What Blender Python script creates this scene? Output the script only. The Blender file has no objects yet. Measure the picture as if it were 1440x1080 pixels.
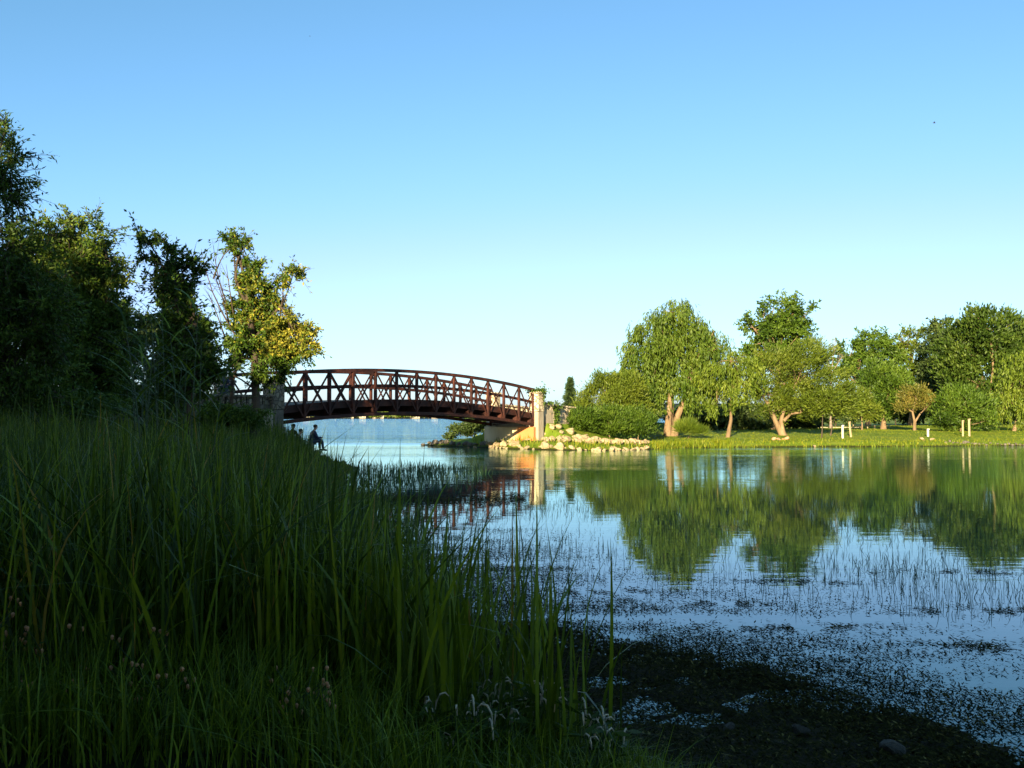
import bpy, math, random
import numpy as np
from mathutils import Vector, Matrix

S = bpy.context.scene
COL = S.collection
R = math.radians
# ------------------------------------------------------------------ camera, world, sun
EYE = 1.9
PITCH = math.atan(46 / 1400)
cam_d = bpy.data.cameras.new("camera")
cam_d.lens = 35.0; cam_d.sensor_width = 36.0
cam_d.clip_start = 0.05; cam_d.clip_end = 6000
cam = bpy.data.objects.new("camera", cam_d); COL.objects.link(cam)
cam.location = (0, 0, EYE); cam.rotation_euler = (R(90) + PITCH, 0, 0)
S.camera = cam
SUN_AZ = math.atan2(-0.28, -0.96)          # direction towards the sun: x = sin, y = cos
SUN_EL = R(13.5)
sd = Vector((math.sin(SUN_AZ) * math.cos(SUN_EL), math.cos(SUN_AZ) * math.cos(SUN_EL), math.sin(SUN_EL)))
w = bpy.data.worlds.new("World"); S.world = w; w.use_nodes = True
wn = w.node_tree.nodes; wl = w.node_tree.links
bg = wn["Background"]
sky = wn.new("ShaderNodeTexSky"); sky.sky_type = 'NISHITA'; sky.sun_disc = False
sky.sun_elevation = SUN_EL; sky.sun_rotation = SUN_AZ
sky.air_density = 0.75; sky.dust_density = 0.8; sky.ozone_density = 4.3
hs = wn.new("ShaderNodeHueSaturation"); hs.inputs['Saturation'].default_value = 0.95
wl.new(sky.outputs[0], hs.inputs['Color']); tint = wn.new("ShaderNodeMix"); tint.data_type = 'RGBA'; tint.blend_type = 'MULTIPLY'; tint.inputs[0].default_value = 1.0
tint.inputs[7].default_value = (0.98, 1.04, 0.90, 1); wl.new(hs.outputs[0], tint.inputs[6]); 
# gentle roll-off of the brightest sky (as film does), evenly in every direction
dn = wn.new("ShaderNodeVectorMath"); dn.operation = 'SCALE'; dn.inputs['Scale'].default_value = 0.15; wl.new(tint.outputs[2], dn.inputs[0])
cv = wn.new("ShaderNodeRGBCurve"); wl.new(dn.outputs[0], cv.inputs['Color'])
for ch, pts in ((0, ((.126, .114), (.20, .20), (.29, .335), (.43, .45))), (1, ((.32, .32), (.42, .405), (.55, .488), (.66, .60))), (2, ((.42, .42), (.55, .55), (.79, .76)))):
    c_ = cv.mapping.curves[ch]
    for p_ in pts: c_.points.new(*p_)
    if ch: c_.points[-1].location = (1.0, (0, .97, .92)[ch])
cv.mapping.update()
up = wn.new("ShaderNodeVectorMath"); up.operation = 'SCALE'; up.inputs['Scale'].default_value = 1 / 0.15
wl.new(cv.outputs[0], up.inputs[0]); wl.new(up.outputs[0], bg.inputs[0])
bg.inputs[1].default_value = 0.078
sun_d = bpy.data.lights.new("sun", 'SUN'); sun_d.energy = 5.0; sun_d.angle = R(0.5); sun_d.color = (1.0, 0.80, 0.50)
sun = bpy.data.objects.new("sun", sun_d); COL.objects.link(sun)
sun.rotation_euler = sd.to_track_quat('Z', 'Y').to_euler(); sun.location = sd * 100
S.view_settings.view_transform = 'Standard'; S.view_settings.look = 'None'
S.view_settings.exposure = 1.87; S.view_settings.gamma = 1.0
S.cycles.max_bounces = 6; S.cycles.diffuse_bounces = 2; S.cycles.glossy_bounces = 3
S.cycles.transmission_bounces = 3; S.cycles.transparent_max_bounces = 4

rng = np.random.default_rng(7)
random.seed(7)

# ------------------------------------------------------------------ helpers
def at(px, py, Y):
    """photo pixel (1440 x 1080) at depth Y -> world point"""
    a = (px - 720) / 1400; b = (540 - py) / 1400
    c, s = math.cos(PITCH), math.sin(PITCH)
    dy = c - b * s; dz = s + b * c
    t = Y / dy
    return Vector((a * t, Y, EYE + dz * t))

def ms(px, Y):                     # size of px photo pixels at depth Y
    return px * Y / 1400.0

def hash2(ix, iy, seed):
    h = (ix.astype(np.int64) * 374761393 + iy.astype(np.int64) * 668265263 + seed * 1442695041) & 0xffffffff
    h = ((h ^ (h >> 13)) * 1274126177) & 0xffffffff
    return ((h ^ (h >> 16)) & 0xffff) / 65535.0

def vnoise(x, y, sc, seed=0):
    x = np.asarray(x, float) / sc; y = np.asarray(y, float) / sc
    ix = np.floor(x); iy = np.floor(y); fx = x - ix; fy = y - iy
    fx = fx * fx * (3 - 2 * fx); fy = fy * fy * (3 - 2 * fy)
    a = hash2(ix, iy, seed); b = hash2(ix + 1, iy, seed); c = hash2(ix, iy + 1, seed); d = hash2(ix + 1, iy + 1, seed)
    return (a * (1 - fx) + b * fx) * (1 - fy) + (c * (1 - fx) + d * fx) * fy

def np_mesh(name, V, F, mat, parent=None, attr=None, smooth=False, loc=None):
    """V (n,3), F (m,k) all faces of k corners -> ONE mesh object"""
    V = np.asarray(V, dtype=np.float32).reshape(-1, 3); F = np.asarray(F, dtype=np.int32)
    me = bpy.data.meshes.new(name)
    me.vertices.add(len(V)); me.vertices.foreach_set("co", V.ravel())
    k = F.shape[1]
    me.loops.add(F.size); me.loops.foreach_set("vertex_index", F.ravel())
    me.polygons.add(len(F)); me.polygons.foreach_set("loop_start", np.arange(0, F.size, k, dtype=np.int32))
    if smooth: me.polygons.foreach_set("use_smooth", np.ones(len(F), dtype=bool))
    me.update(calc_edges=True)
    if attr:
        for an, av in attr.items():
            a = me.attributes.new(an, 'FLOAT', 'POINT'); a.data.foreach_set("value", np.asarray(av, dtype=np.float32))
    if mat: me.materials.append(mat)
    o = bpy.data.objects.new(name, me); COL.objects.link(o)
    if parent:
        o.parent = parent
    if loc is not None: o.location = loc
    return o

def tag(o, label=None, cat=None, group=None, kind=None):
    if label: o['label'] = label
    if cat: o['category'] = cat
    if group: o['group'] = group
    if kind: o['kind'] = kind
    return o

def empty(name, loc, label, cat, group=None, rz=0.0):
    o = bpy.data.objects.new(name, None); COL.objects.link(o)
    o.location = loc; o.rotation_euler = (0, 0, rz); o.empty_display_size = 0.2
    return tag(o, label, cat, group)

def copy_tree(o, parent=None):
    c = o.copy(); COL.objects.link(c); c.parent = parent
    for ch in list(o.children): copy_tree(ch, c)
    return c

class MB:
    """collects quads"""
    def __init__(s): s.v = []; s.f = []
    def hexa(s, P):
        i = len(s.v); s.v += [tuple(p) for p in P]
        for q in ((0, 3, 2, 1), (4, 5, 6, 7), (0, 1, 5, 4), (1, 2, 6, 5), (2, 3, 7, 6), (3, 0, 4, 7)):
            s.f.append(tuple(i + k for k in q))
    def box(s, c, size, rz=0.0):
        m = Matrix.Rotation(rz, 3, 'Z'); c = Vector(c); hx, hy, hz = [k / 2 for k in size]
        P = [c + m @ Vector(p) for p in ((-hx, -hy, -hz), (hx, -hy, -hz), (hx, hy, -hz), (-hx, hy, -hz), (-hx, -hy, hz), (hx, -hy, hz), (hx, hy, hz), (-hx, hy, hz))]
        s.hexa(P)
    def beam(s, a, b, wd, ht):
        a = Vector(a); b = Vector(b); d = (b - a).normalized()
        up = Vector((0, 0, 1))
        if abs(d.z) > 0.98: side = Vector(UN3)
        else: side = d.cross(up).normalized()
        u2 = side.cross(d).normalized()
        s1 = side * wd / 2; s2 = u2 * ht / 2
        s.hexa([a - s1 - s2, a + s1 - s2, a + s1 + s2, a - s1 + s2, b - s1 - s2, b + s1 - s2, b + s1 + s2, b - s1 + s2])
    def tube(s, pts, rad, n=6, cap=True):
        pts = [Vector(p) for p in pts]; base = len(s.v)
        ref = Vector((0.31, 0.17, 0.93))
        for k, p in enumerate(pts):
            d = (pts[min(k + 1, len(pts) - 1)] - pts[max(k - 1, 0)])
            d = d.normalized() if d.length > 1e-9 else Vector((0, 0, 1))
            r_ = ref if abs(d.dot(ref)) < 0.95 else Vector((1, 0, 0))
            a = d.cross(r_).normalized(); b = d.cross(a)
            for j in range(n):
                t = 2 * math.pi * j / n
                s.v.append(tuple(p + (a * math.cos(t) + b * math.sin(t)) * rad[k]))
        for k in range(len(pts) - 1):
            for j in range(n):
                j2 = (j + 1) % n
                s.f.append((base + k * n + j, base + k * n + j2, base + (k + 1) * n + j2, base + (k + 1) * n + j))
        if cap:
            e = base + (len(pts) - 1) * n
            for q in (base, e):
                if n == 4: s.f.append((q, q + 1, q + 2, q + 3))
                elif n == 6: s.f.append((q, q + 1, q + 2, q + 3)); s.f.append((q, q + 3, q + 4, q + 5))
                elif n == 3: s.f.append((q, q + 1, q + 2, q + 2))
    def build(s, name, mat, parent=None, smooth=False, bevel=0.0, origin=None):
        V = np.array(s.v, dtype=float)
        if origin is not None: V = V - np.array(origin)
        o = np_mesh_poly(name, V, s.f, mat, parent, smooth)
        if origin is not None: o.location = origin
        if bevel:
            b = o.modifiers.new("bevel", 'BEVEL'); b.width = bevel; b.segments = 2
        return o

def np_mesh_poly(name, V, F, mat, parent=None, smooth=False):
    F = [f for f in F]
    tri = [f[:3] if len(set(f)) < 4 else f for f in F]
    me = bpy.data.meshes.new(name); me.from_pydata([tuple(v) for v in V], [], tri)
    if smooth:
        for p in me.polygons: p.use_smooth = True
    if mat: me.materials.append(mat)
    me.update()
    o = bpy.data.objects.new(name, me); COL.objects.link(o)
    if parent: o.parent = parent
    return o

# ------------------------------------------------------------------ materials
def new_mat(name):
    m = bpy.data.materials.new(name); m.use_nodes = True
    nt = m.node_tree; return m, nt, nt.nodes, nt.links, nt.nodes['Principled BSDF']

def ramp(nd, stops):
    r = nd.new('ShaderNodeValToRGB'); e = r.color_ramp.elements
    while len(e) < len(stops): e.new(0.5)
    for k, (p, c) in enumerate(stops):
        e[k].position = p; e[k].color = (*c, 1)
    return r

def leaf_mat(name, stops, trans=0.3, rough=0.55):
    m, nt, nd, lk, pb = new_mat(name)
    a = nd.new('ShaderNodeAttribute'); a.attribute_name = 'var'
    r = ramp(nd, stops); lk.new(a.outputs['Fac'], r.inputs[0])
    lk.new(r.outputs[0], pb.inputs['Base Color'])
    pb.inputs['Roughness'].default_value = rough; pb.inputs['Specular IOR Level'].default_value = 0.25 if rough < .9 else 0.05
    tr = nd.new('ShaderNodeBsdfTranslucent'); mx = nd.new('ShaderNodeMixShader'); mx.inputs[0].default_value = trans
    g = nd.new('ShaderNodeHueSaturation'); g.inputs['Value'].default_value = 1.15; g.inputs['Hue'].default_value = 0.485
    lk.new(r.outputs[0], g.inputs['Color']); lk.new(g.outputs[0], tr.inputs['Color'])
    lk.new(pb.outputs[0], mx.inputs[1]); lk.new(tr.outputs[0], mx.inputs[2])
    lk.new(mx.outputs[0], nd['Material Output'].inputs['Surface'])
    return m

def surf_mat(name, stops, scale=3.0, rough=0.8, bump=0.3, bscale=None, stretch=(1, 1, 1), metal=0.0, spec=0.3, detail=6):
    m, nt, nd, lk, pb = new_mat(name)
    tc = nd.new('ShaderNodeTexCoord'); mp = nd.new('ShaderNodeMapping'); mp.inputs['Scale'].default_value = stretch
    lk.new(tc.outputs['Object'], mp.inputs[0])
    n = nd.new('ShaderNodeTexNoise'); n.inputs['Scale'].default_value = scale; n.inputs['Detail'].default_value = detail
    n.inputs['Roughness'].default_value = 0.65
    lk.new(mp.outputs[0], n.inputs[0])
    r = ramp(nd, stops); lk.new(n.outputs['Fac'], r.inputs[0]); lk.new(r.outputs[0], pb.inputs['Base Color'])
    b = nd.new('ShaderNodeBump'); b.inputs['Strength'].default_value = bump; b.inputs['Distance'].default_value = 0.05
    n2 = nd.new('ShaderNodeTexNoise'); n2.inputs['Scale'].default_value = bscale or scale * 4; n2.inputs['Detail'].default_value = 5
    lk.new(mp.outputs[0], n2.inputs[0]); lk.new(n2.outputs['Fac'], b.inputs['Height']); lk.new(b.outputs[0], pb.inputs['Normal'])
    pb.inputs['Roughness'].default_value = rough; pb.inputs['Metallic'].default_value = metal
    pb.inputs['Specular IOR Level'].default_value = spec
    return m

M = {}
M['willow'] = leaf_mat('willow_leaves', [(0.0, (0.0279, 0.062, 0.0041)), (0.5, (0.0651, 0.1093, 0.0085)), (1.0, (0.1241, 0.1676, 0.0187))], 0.25)
M['olive'] = leaf_mat('olive_leaves', [(0.0, (0.0372, 0.0656, 0.0041)), (0.5, (0.0775, 0.1129, 0.0085)), (1.0, (0.1365, 0.1676, 0.017))], 0.25)
M['yellowwillow'] = leaf_mat('yellow_willow_leaves', [(0.0, (0.0435, 0.0802, 0.0047)), (0.5, (0.0931, 0.1384, 0.0102)), (1.0, (0.1676, 0.2113, 0.0238))], 0.3)
M['green'] = leaf_mat('green_leaves', [(0.0, (0.0187, 0.0437, 0.0034)), (0.5, (0.0496, 0.0947, 0.0068)), (1.0, (0.0993, 0.153, 0.0153))], 0.25)
M['maple'] = leaf_mat('maple_leaves', [(0.0, (0.0158, 0.0352, 0.0034)), (0.5, (0.0349, 0.0669, 0.0061)), (1.0, (0.0888, 0.1266, 0.017))], 0.2)
M['farleaf'] = leaf_mat('far_leaves', [(0.0, (0.08, 0.12, 0.03)), (1.0, (0.24, 0.26, 0.08))], 0.2)
M['dark'] = leaf_mat('dark_leaves', [(0.0, (0.014, 0.028, 0.006)), (0.5, (0.035, 0.060, 0.012)), (1.0, (0.075, 0.105, 0.022))], 0.2)
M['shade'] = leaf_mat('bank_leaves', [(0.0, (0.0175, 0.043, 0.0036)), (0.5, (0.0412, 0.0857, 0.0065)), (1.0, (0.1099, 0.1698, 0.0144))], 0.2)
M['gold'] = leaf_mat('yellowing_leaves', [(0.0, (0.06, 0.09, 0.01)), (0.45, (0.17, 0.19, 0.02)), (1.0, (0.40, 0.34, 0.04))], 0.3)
M['russet'] = leaf_mat('russet_leaves', [(0.0, (0.07, 0.08, 0.01)), (0.5, (0.10, 0.105, 0.016)), (1.0, (0.19, 0.14, 0.03))], 0.2)
M['spruce'] = leaf_mat('spruce_needles', [(0.0, (0.012, 0.03, 0.01)), (0.5, (0.03, 0.06, 0.018)), (1.0, (0.06, 0.09, 0.025))], 0.1)
M['reed'] = leaf_mat('reed_blades', [(0.0, (0.0232, 0.0451, 0.0027)), (0.6, (0.0773, 0.1224, 0.0061)), (0.93, (0.1932, 0.2656, 0.0123)), (1.0, (0.3284, 0.2093, 0.0342))], 0.22, 0.5)
M['pondgrass'] = leaf_mat('pond_shoots', [(0.0, (0.02, 0.05, 0.02)), (1.0, (0.05, 0.10, 0.03))], 0.15)
M['lawnblade'] = leaf_mat('lawn_blades', [(0.0, (0.069, 0.1113, 0.005)), (0.5, (0.138, 0.1822, 0.0072)), (1.0, (0.2645, 0.253, 0.018))], 0.35)
M['debris'] = leaf_mat('floating_weed_bits', [(0.0, (0.0092, 0.0108, 0.002)), (0.6, (0.0276, 0.027, 0.0059)), (0.94, (0.0644, 0.054, 0.0119)), (1.0, (0.2208, 0.18, 0.0594))], 0.0, 1.0)
M['bark'] = surf_mat('bark', [(0.3, (0.10, 0.065, 0.035)), (0.7, (0.26, 0.18, 0.10))], 3, 0.9, 0.8, 9, (1, 1, 0.25))
M['darkbark'] = surf_mat('dark_bark', [(0.3, (0.03, 0.022, 0.015)), (0.7, (0.08, 0.06, 0.04))], 3, 0.9, 0.8, 9, (1, 1, 0.25))
M['deadwood'] = surf_mat('dead_wood', [(0.3, (0.12, 0.09, 0.07)), (0.7, (0.25, 0.2, 0.16))], 5, 0.9, 0.3)
M['steel'] = surf_mat('weathering_steel', [(0.30, (0.014, 0.006, 0.005)), (0.52, (0.040, 0.011, 0.007)), (0.74, (0.10, 0.028, 0.014))], 2.2, 0.75, 0.15, 20)
M['deck'] = surf_mat('deck_boards', [(0.3, (0.10, 0.08, 0.06)), (0.7, (0.2, 0.17, 0.13))], 6, 0.9, 0.3)
M['stone'] = None
M['rock'] = surf_mat('pale_rock', [(0.25, (0.14, 0.10, 0.055)), (0.5, (0.30, 0.23, 0.13)), (0.75, (0.46, 0.36, 0.22))], 2.5, 0.9, 0.6, 7)
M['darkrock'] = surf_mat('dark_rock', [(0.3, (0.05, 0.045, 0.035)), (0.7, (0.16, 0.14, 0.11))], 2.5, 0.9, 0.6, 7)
M['redrock'] = surf_mat('red_rock', [(0.3, (0.30, 0.13, 0.07)), (0.7, (0.55, 0.30, 0.18))], 4, 0.9, 0.5)
M['white'] = surf_mat('white_paint', [(0.3, (0.42, 0.40, 0.33)), (0.7, (0.62, 0.6, 0.5))], 5, 0.6, 0.1)
M['tan'] = surf_mat('weathered_timber', [(0.3, (0.22, 0.17, 0.09)), (0.7, (0.38, 0.30, 0.18))], 4, 0.8, 0.3, 12, (1, 1, 0.2))

def concrete_mat():
    m, nt, nd, lk, pb = new_mat('cream_concrete')
    tc = nd.new('ShaderNodeTexCoord')
    n = nd.new('ShaderNodeTexNoise'); n.inputs['Scale'].default_value = 1.5; n.inputs['Detail'].default_value = 8
    mp = nd.new('ShaderNodeMapping'); mp.inputs['Scale'].default_value = (1, 1, 0.35); lk.new(tc.outputs['Object'], mp.inputs[0])
    lk.new(mp.outputs[0], n.inputs[0])
    r = ramp(nd, [(0.3, (0.36, 0.27, 0.16)), (0.6, (0.52, 0.42, 0.26)), (0.8, (0.6, 0.5, 0.33))])
    lk.new(n.outputs['Fac'], r.inputs[0])
    # rust that ran down from the truss bearing: at one end of the wall (object x) and streaked downwards
    sx = nd.new('ShaderNodeSeparateXYZ'); lk.new(tc.outputs['Object'], sx.inputs[0])
    mr = nd.new('ShaderNodeMapRange'); mr.inputs['From Min'].default_value = 0.25; mr.inputs['From Max'].default_value = 0.75
    n2 = nd.new('ShaderNodeTexNoise'); n2.inputs['Scale'].default_value = 2.5; n2.inputs['Detail'].default_value = 5; lk.new(mp.outputs[0], n2.inputs[0])
    ad = nd.new('ShaderNodeMath'); ad.operation = 'MULTIPLY_ADD'; ad.inputs[1].default_value = 1.2; lk.new(n2.outputs['Fac'], ad.inputs[0])
    sb = nd.new('ShaderNodeMath'); sb.operation = 'SUBTRACT'; sb.inputs[1].default_value = 0.6
    lk.new(sx.outputs['X'], ad.inputs[2]); lk.new(ad.outputs[0], sb.inputs[0]); lk.new(sb.outputs[0], mr.inputs['Value'])
    mx = nd.new('ShaderNodeMix'); mx.data_type = 'RGBA'; mx.inputs[7].default_value = (0.50, 0.13, 0.02, 1)
    mm = nd.new('ShaderNodeMath'); mm.operation = 'MULTIPLY'; mm.inputs[1].default_value = 0.85; lk.new(mr.outputs[0], mm.inputs[0])
    lk.new(mm.outputs[0], mx.inputs[0]); lk.new(r.outputs[0], mx.inputs[6]); lk.new(mx.outputs[2], pb.inputs['Base Color'])
    pb.inputs['Roughness'].default_value = 0.9
    return m
M['concrete_rust'] = concrete_mat()
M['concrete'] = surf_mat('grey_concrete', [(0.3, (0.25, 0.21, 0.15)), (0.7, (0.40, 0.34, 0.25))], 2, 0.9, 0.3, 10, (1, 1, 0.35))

def stone_mat(name, c1, c2, c3, sc):
    m, nt, nd, lk, pb = new_mat(name)
    tc = nd.new('ShaderNodeTexCoord'); v = nd.new('ShaderNodeTexVoronoi'); v.feature = 'F1'; v.inputs['Scale'].default_value = sc
    lk.new(tc.outputs['Object'], v.inputs[0])
    v2 = nd.new('ShaderNodeTexVoronoi'); v2.feature = 'DISTANCE_TO_EDGE'; v2.inputs['Scale'].default_value = sc; lk.new(tc.outputs['Object'], v2.inputs[0])
    sp = nd.new('ShaderNodeSeparateColor'); lk.new(v.outputs['Color'], sp.inputs[0])
    r = ramp(nd, [(0.0, c2), (1.0, c3)]); lk.new(sp.outputs[0], r.inputs[0])
    r2 = ramp(nd, [(0.02, (0, 0, 0)), (0.09, (1, 1, 1))]); lk.new(v2.outputs['Distance'], r2.inputs[0])
    mx = nd.new('ShaderNodeMix'); mx.data_type = 'RGBA'; mx.inputs[6].default_value = (*c1, 1)
    lk.new(r2.outputs[0], mx.inputs[0]); lk.new(r.outputs[0], mx.inputs[7]); lk.new(mx.outputs[2], pb.inputs['Base Color'])
    b = nd.new('ShaderNodeBump'); b.inputs['Distance'].default_value = 0.06; b.inputs['Strength'].default_value = 0.8
    lk.new(r2.outputs[0], b.inputs['Height']); lk.new(b.outputs[0], pb.inputs['Normal']); pb.inputs['Roughness'].default_value = 0.9
    return m
M['darkstone'] = stone_mat('dark_rubble_stone', (0.06, 0.05, 0.035), (0.12, 0.10, 0.07), (0.26, 0.22, 0.15), 5.0)  # darker copy of the rubble stone, for the left bridge end
M['stone'] = stone_mat('rubble_stone', (0.22, 0.17, 0.11), (0.36, 0.29, 0.18), (0.66, 0.56, 0.38), 4.0)
def plain(name, c, rough=0.7, metal=0.0):
    m, nt, nd, lk, pb = new_mat(name); pb.inputs['Roughness'].default_value = rough; pb.inputs['Metallic'].default_value = metal
    n = nd.new('ShaderNodeTexNoise'); n.inputs['Scale'].default_value = 9; tc = nd.new('ShaderNodeTexCoord'); lk.new(tc.outputs['Object'], n.inputs[0])
    r = ramp(nd, [(0.3, tuple(k * 0.8 for k in c)), (0.7, tuple(min(1, k * 1.2) for k in c))]); lk.new(n.outputs['Fac'], r.inputs[0]); lk.new(r.outputs[0], pb.inputs['Base Color'])
    return m
M['navy'] = plain('navy_cloth', (0.02, 0.025, 0.06)); M['denim'] = plain('dark_denim', (0.02, 0.03, 0.05)); M['blackcloth'] = plain('black_cloth', (0.015, 0.015, 0.018))
M['greencloth'] = plain('olive_cloth', (0.04, 0.05, 0.03)); M['skin'] = plain('skin', (0.42, 0.24, 0.16), 0.5); M['hair'] = plain('hair', (0.02, 0.014, 0.01), 0.6)
M['rubber'] = plain('rubber', (0.015, 0.015, 0.015)); M['metal'] = plain('bare_metal', (0.5, 0.5, 0.5), 0.35, 1.0); M['bikepaint'] = plain('bike_paint', (0.03, 0.04, 0.10), 0.3)
M['floret'] = plain('pale_floret', (0.50, 0.42, 0.30)); M['seedhead'] = plain('seed_head', (0.42, 0.20, 0.09)); M['fluff'] = plain('fluffy_flower', (0.45, 0.5, 0.42))
M['roof'] = plain('far_roof', (0.18, 0.13, 0.11)); M['farwall'] = plain('far_wall', (0.32, 0.27, 0.20)); M['glass'] = plain('far_glass', (0.06, 0.07, 0.08), 0.1)
M['feather'] = plain('dark_feather', (0.02, 0.02, 0.022)); M['stem'] = plain('green_stem', (0.035, 0.06, 0.018))

# ------------------------------------------------------------------ plan of the place
U = Vector((0.565, 0.825, 0)).normalized(); N_ = Vector((-U.y, U.x, 0)); UN3 = tuple(N_)
BR_R = Vector((1.31, 61.0, 0)); BR_L = Vector((-10.34, 44.0, 0)); DECKW = 3.2
MID_R = BR_R + N_ * DECKW / 2; MID_L = BR_L + N_ * DECKW / 2
A_POLY = [(2.95, 3.2), (2.75, 5.2), (2.6, 6.0), (2.2, 7.0), (1.65, 7.9), (0.9, 8.5), (-0.3, 9.4), (-1.3, 11), (-2.0, 13), (-2.8, 17), (-3.6, 22), (-4.6, 28), (-5.6, 34),
          (-5.9, 37.6), (-7.0, 40.5), (-8.0, 43), (-8.9, 46), (-10.2, 49), (-13, 53), (-20, 57), (-40, 62), (-120, 70), (-500, 80), (-500, -400), (90, -400), (50, -60), (20, -18), (8, -4), (4, 0.5)]
B_POLY = [(-6.0, 66.2), (-3.4, 63.4), (-1.2, 60.8), (0.2, 58.8), (3.2, 56.6), (5.5, 55.6), (8.0, 57.6), (10.4, 60.3), (16.8, 62.2), (24, 63.2), (33.4, 65), (43, 67), (56, 62), (75, 45), (120, 35), (500, 20), (500, 700), (120, 420),
          (40, 190), (8, 110), (-2.2, 85), (-4.8, 72)]
C_POLY = [(-2200, 960), (-900, 930), (-400, 905), (-230, 900), (-120, 892), (-40, 905), (120, 930), (400, 960), (1500, 1000), (2600, 1100), (2600, 2600), (-2200, 2600)]

def sdf(x, y, poly):
    x = np.asarray(x, float); y = np.asarray(y, float)
    d = np.full(x.shape, 1e18); inside = np.zeros(x.shape, bool); n = len(poly)
    for i in range(n):
        x1, y1 = poly[i]; x2, y2 = poly[(i + 1) % n]
        ex, ey = x2 - x1, y2 - y1; t = np.clip(((x - x1) * ex + (y - y1) * ey) / (ex * ex + ey * ey), 0, 1)
        dx = x - x1 - t * ex; dy = y - y1 - t * ey; d = np.minimum(d, dx * dx + dy * dy)
        c = ((y1 > y) != (y2 > y)) & (x < (x2 - x1) * (y - y1) / (y2 - y1 + 1e-12) + x1); inside ^= c
    d = np.sqrt(d); return np.where(inside, d, -d)

def sstep(a, b, x):
    t = np.clip((x - a) / (b - a), 0, 1); return t * t * (3 - 2 * t)

def ter(x, y, full=False):
    x = np.atleast_1d(np.asarray(x, float)); y = np.atleast_1d(np.asarray(y, float))
    dA = sdf(x, y, A_POLY); dB = sdf(x, y, B_POLY); dC = sdf(x, y, C_POLY)
    dA = dA + (vnoise(x, y, 0.8, 3) - 0.5) * 0.35 * (y < 40)
    dB = dB + (vnoise(x, y, 1.5, 4) - 0.5) * 0.5
    # left bank
    mudz = 0.010 * np.clip(dA, 0, 1.3) + 0.06 * np.clip(dA - 1.3, 0, 1.2)
    side = sstep(0.8, -1.6, x + 0.0 * y) * 1.0
    far = sstep(9, 16, y)
    rise = np.maximum(side, far)
    zA = 0.004 + 0.02 * far + mudz + rise * (0.42 * sstep(0.3, 4.0, dA) + 0.75 * sstep(3.5, 15, dA)) + 0.25 * sstep(2.5, 6, dA) * (1 - rise)
    zA += (vnoise(x, y, 0.3, 5) - 0.5) * 0.035 + (vnoise(x, y, 0.09, 15) - .5) * .02 + (vnoise(x, y, 1.7, 6) - 0.5) * 0.10 * sstep(0, 2, dA)
    zA += 0.35 * sstep(0.2, 1.6, dA) * sstep(36, 40, y)
    zB = 0.03 + 0.30 * sstep(0.0, 1.6, dB) + 0.35 * sstep(2, 16, dB) + 0.6 * sstep(14, 70, dB) + (vnoise(x, y, 2.5, 8) - 0.5) * 0.12 + (vnoise(x, y, 9, 9) - 0.5) * 0.22
    zC = 0.3 + 6 * sstep(5, 200, dC) + 25 * sstep(100, 900, dC) * vnoise(x, y, 300, 11)
    # approach embankments
    def mound(M0, D, ztop, L, zend):
        s = (x - M0.x) * D.x + (y - M0.y) * D.y; q = np.abs((x - M0.x) * -D.y + (y - M0.y) * D.x)
        zt = ztop + (zend - ztop) * np.clip(s / L, 0, 1)
        z = np.where(q < 1.45, zt, zt - 0.8 * sstep(1.45, 2.0, q) - 0.36 * np.clip(q - 2.0, 0, 99))
        return z - 4.0 * np.clip(1.0 - s, 0, 9) - 0.5 * np.clip(s - L, 0, 99)
    mR = mound(MID_R, U, 2.05, 26, 1.2); mL = mound(MID_L, -U, 2.32, 22, 1.9)
    zB = np.where(dB > 0, np.maximum(zB, np.minimum(mR, 0.15 + dB * 0.75)), zB)
    zA = np.where(dA > 0, np.maximum(zA, np.minimum(mL, 0.15 + np.clip(dA, 0, 99) * 0.9)), zA)
    out = np.maximum(np.maximum(dA, dB), dC)
    bed = -0.004 + 0.045 * np.maximum(out, -1.2) + 0.10 * np.clip(out + 1.2, -18, 0) + (vnoise(x, y, 0.3, 5) - .5) * .035 + (vnoise(x, y, 0.09, 15) - .5) * .02
    z = np.where(dA > 0, zA, np.where(dB > 0, zB, np.where(dC > 0, zC, bed)))
    # soften the very edge
    if full: return z, dA, dB, dC
    return z

def tz(x, y): return float(ter(x, y)[0])

# ------------------------------------------------------------------ terrain: one sheet to the horizon
def axis(segs):
    out = [segs[0][0]]
    for a, b, st in segs:
        n = max(1, int(round((b - a) / st))); out += [a + (b - a) * (k + 1) / n for k in range(n)]
    return np.array(out)
gx = axis([(-3000, -600, 200), (-600, -150, 30), (-150, -50, 6), (-50, -14, 1.0), (-14, -6, 0.35), (-6, 5, 0.13), (5, 14, 0.4), (14, 50, 0.8), (50, 150, 6), (150, 600, 30), (600, 3000, 200)])
gy = axis([(-3000, -400, 200), (-400, -50, 25), (-50, -6, 3), (-6, 3, 0.5), (3, 13, 0.13), (13, 40, 0.4), (40, 72, 0.4), (72, 120, 1.5), (120, 300, 8), (300, 840, 40), (840, 1000, 8), (1000, 3400, 150)])
GX, GY = np.meshgrid(gx, gy)
Z, dA, dB, dC = ter(GX.ravel(), GY.ravel(), True)
nx, ny = len(gx), len(gy)
idx = np.arange(nx * ny).reshape(ny, nx)
F = np.stack([idx[:-1, :-1], idx[:-1, 1:], idx[1:, 1:], idx[1:, :-1]], -1).reshape(-1, 4)
V = np.stack([GX.ravel(), GY.ravel(), Z], 1)
X_, Y_ = GX.ravel(), GY.ravel()
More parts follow.
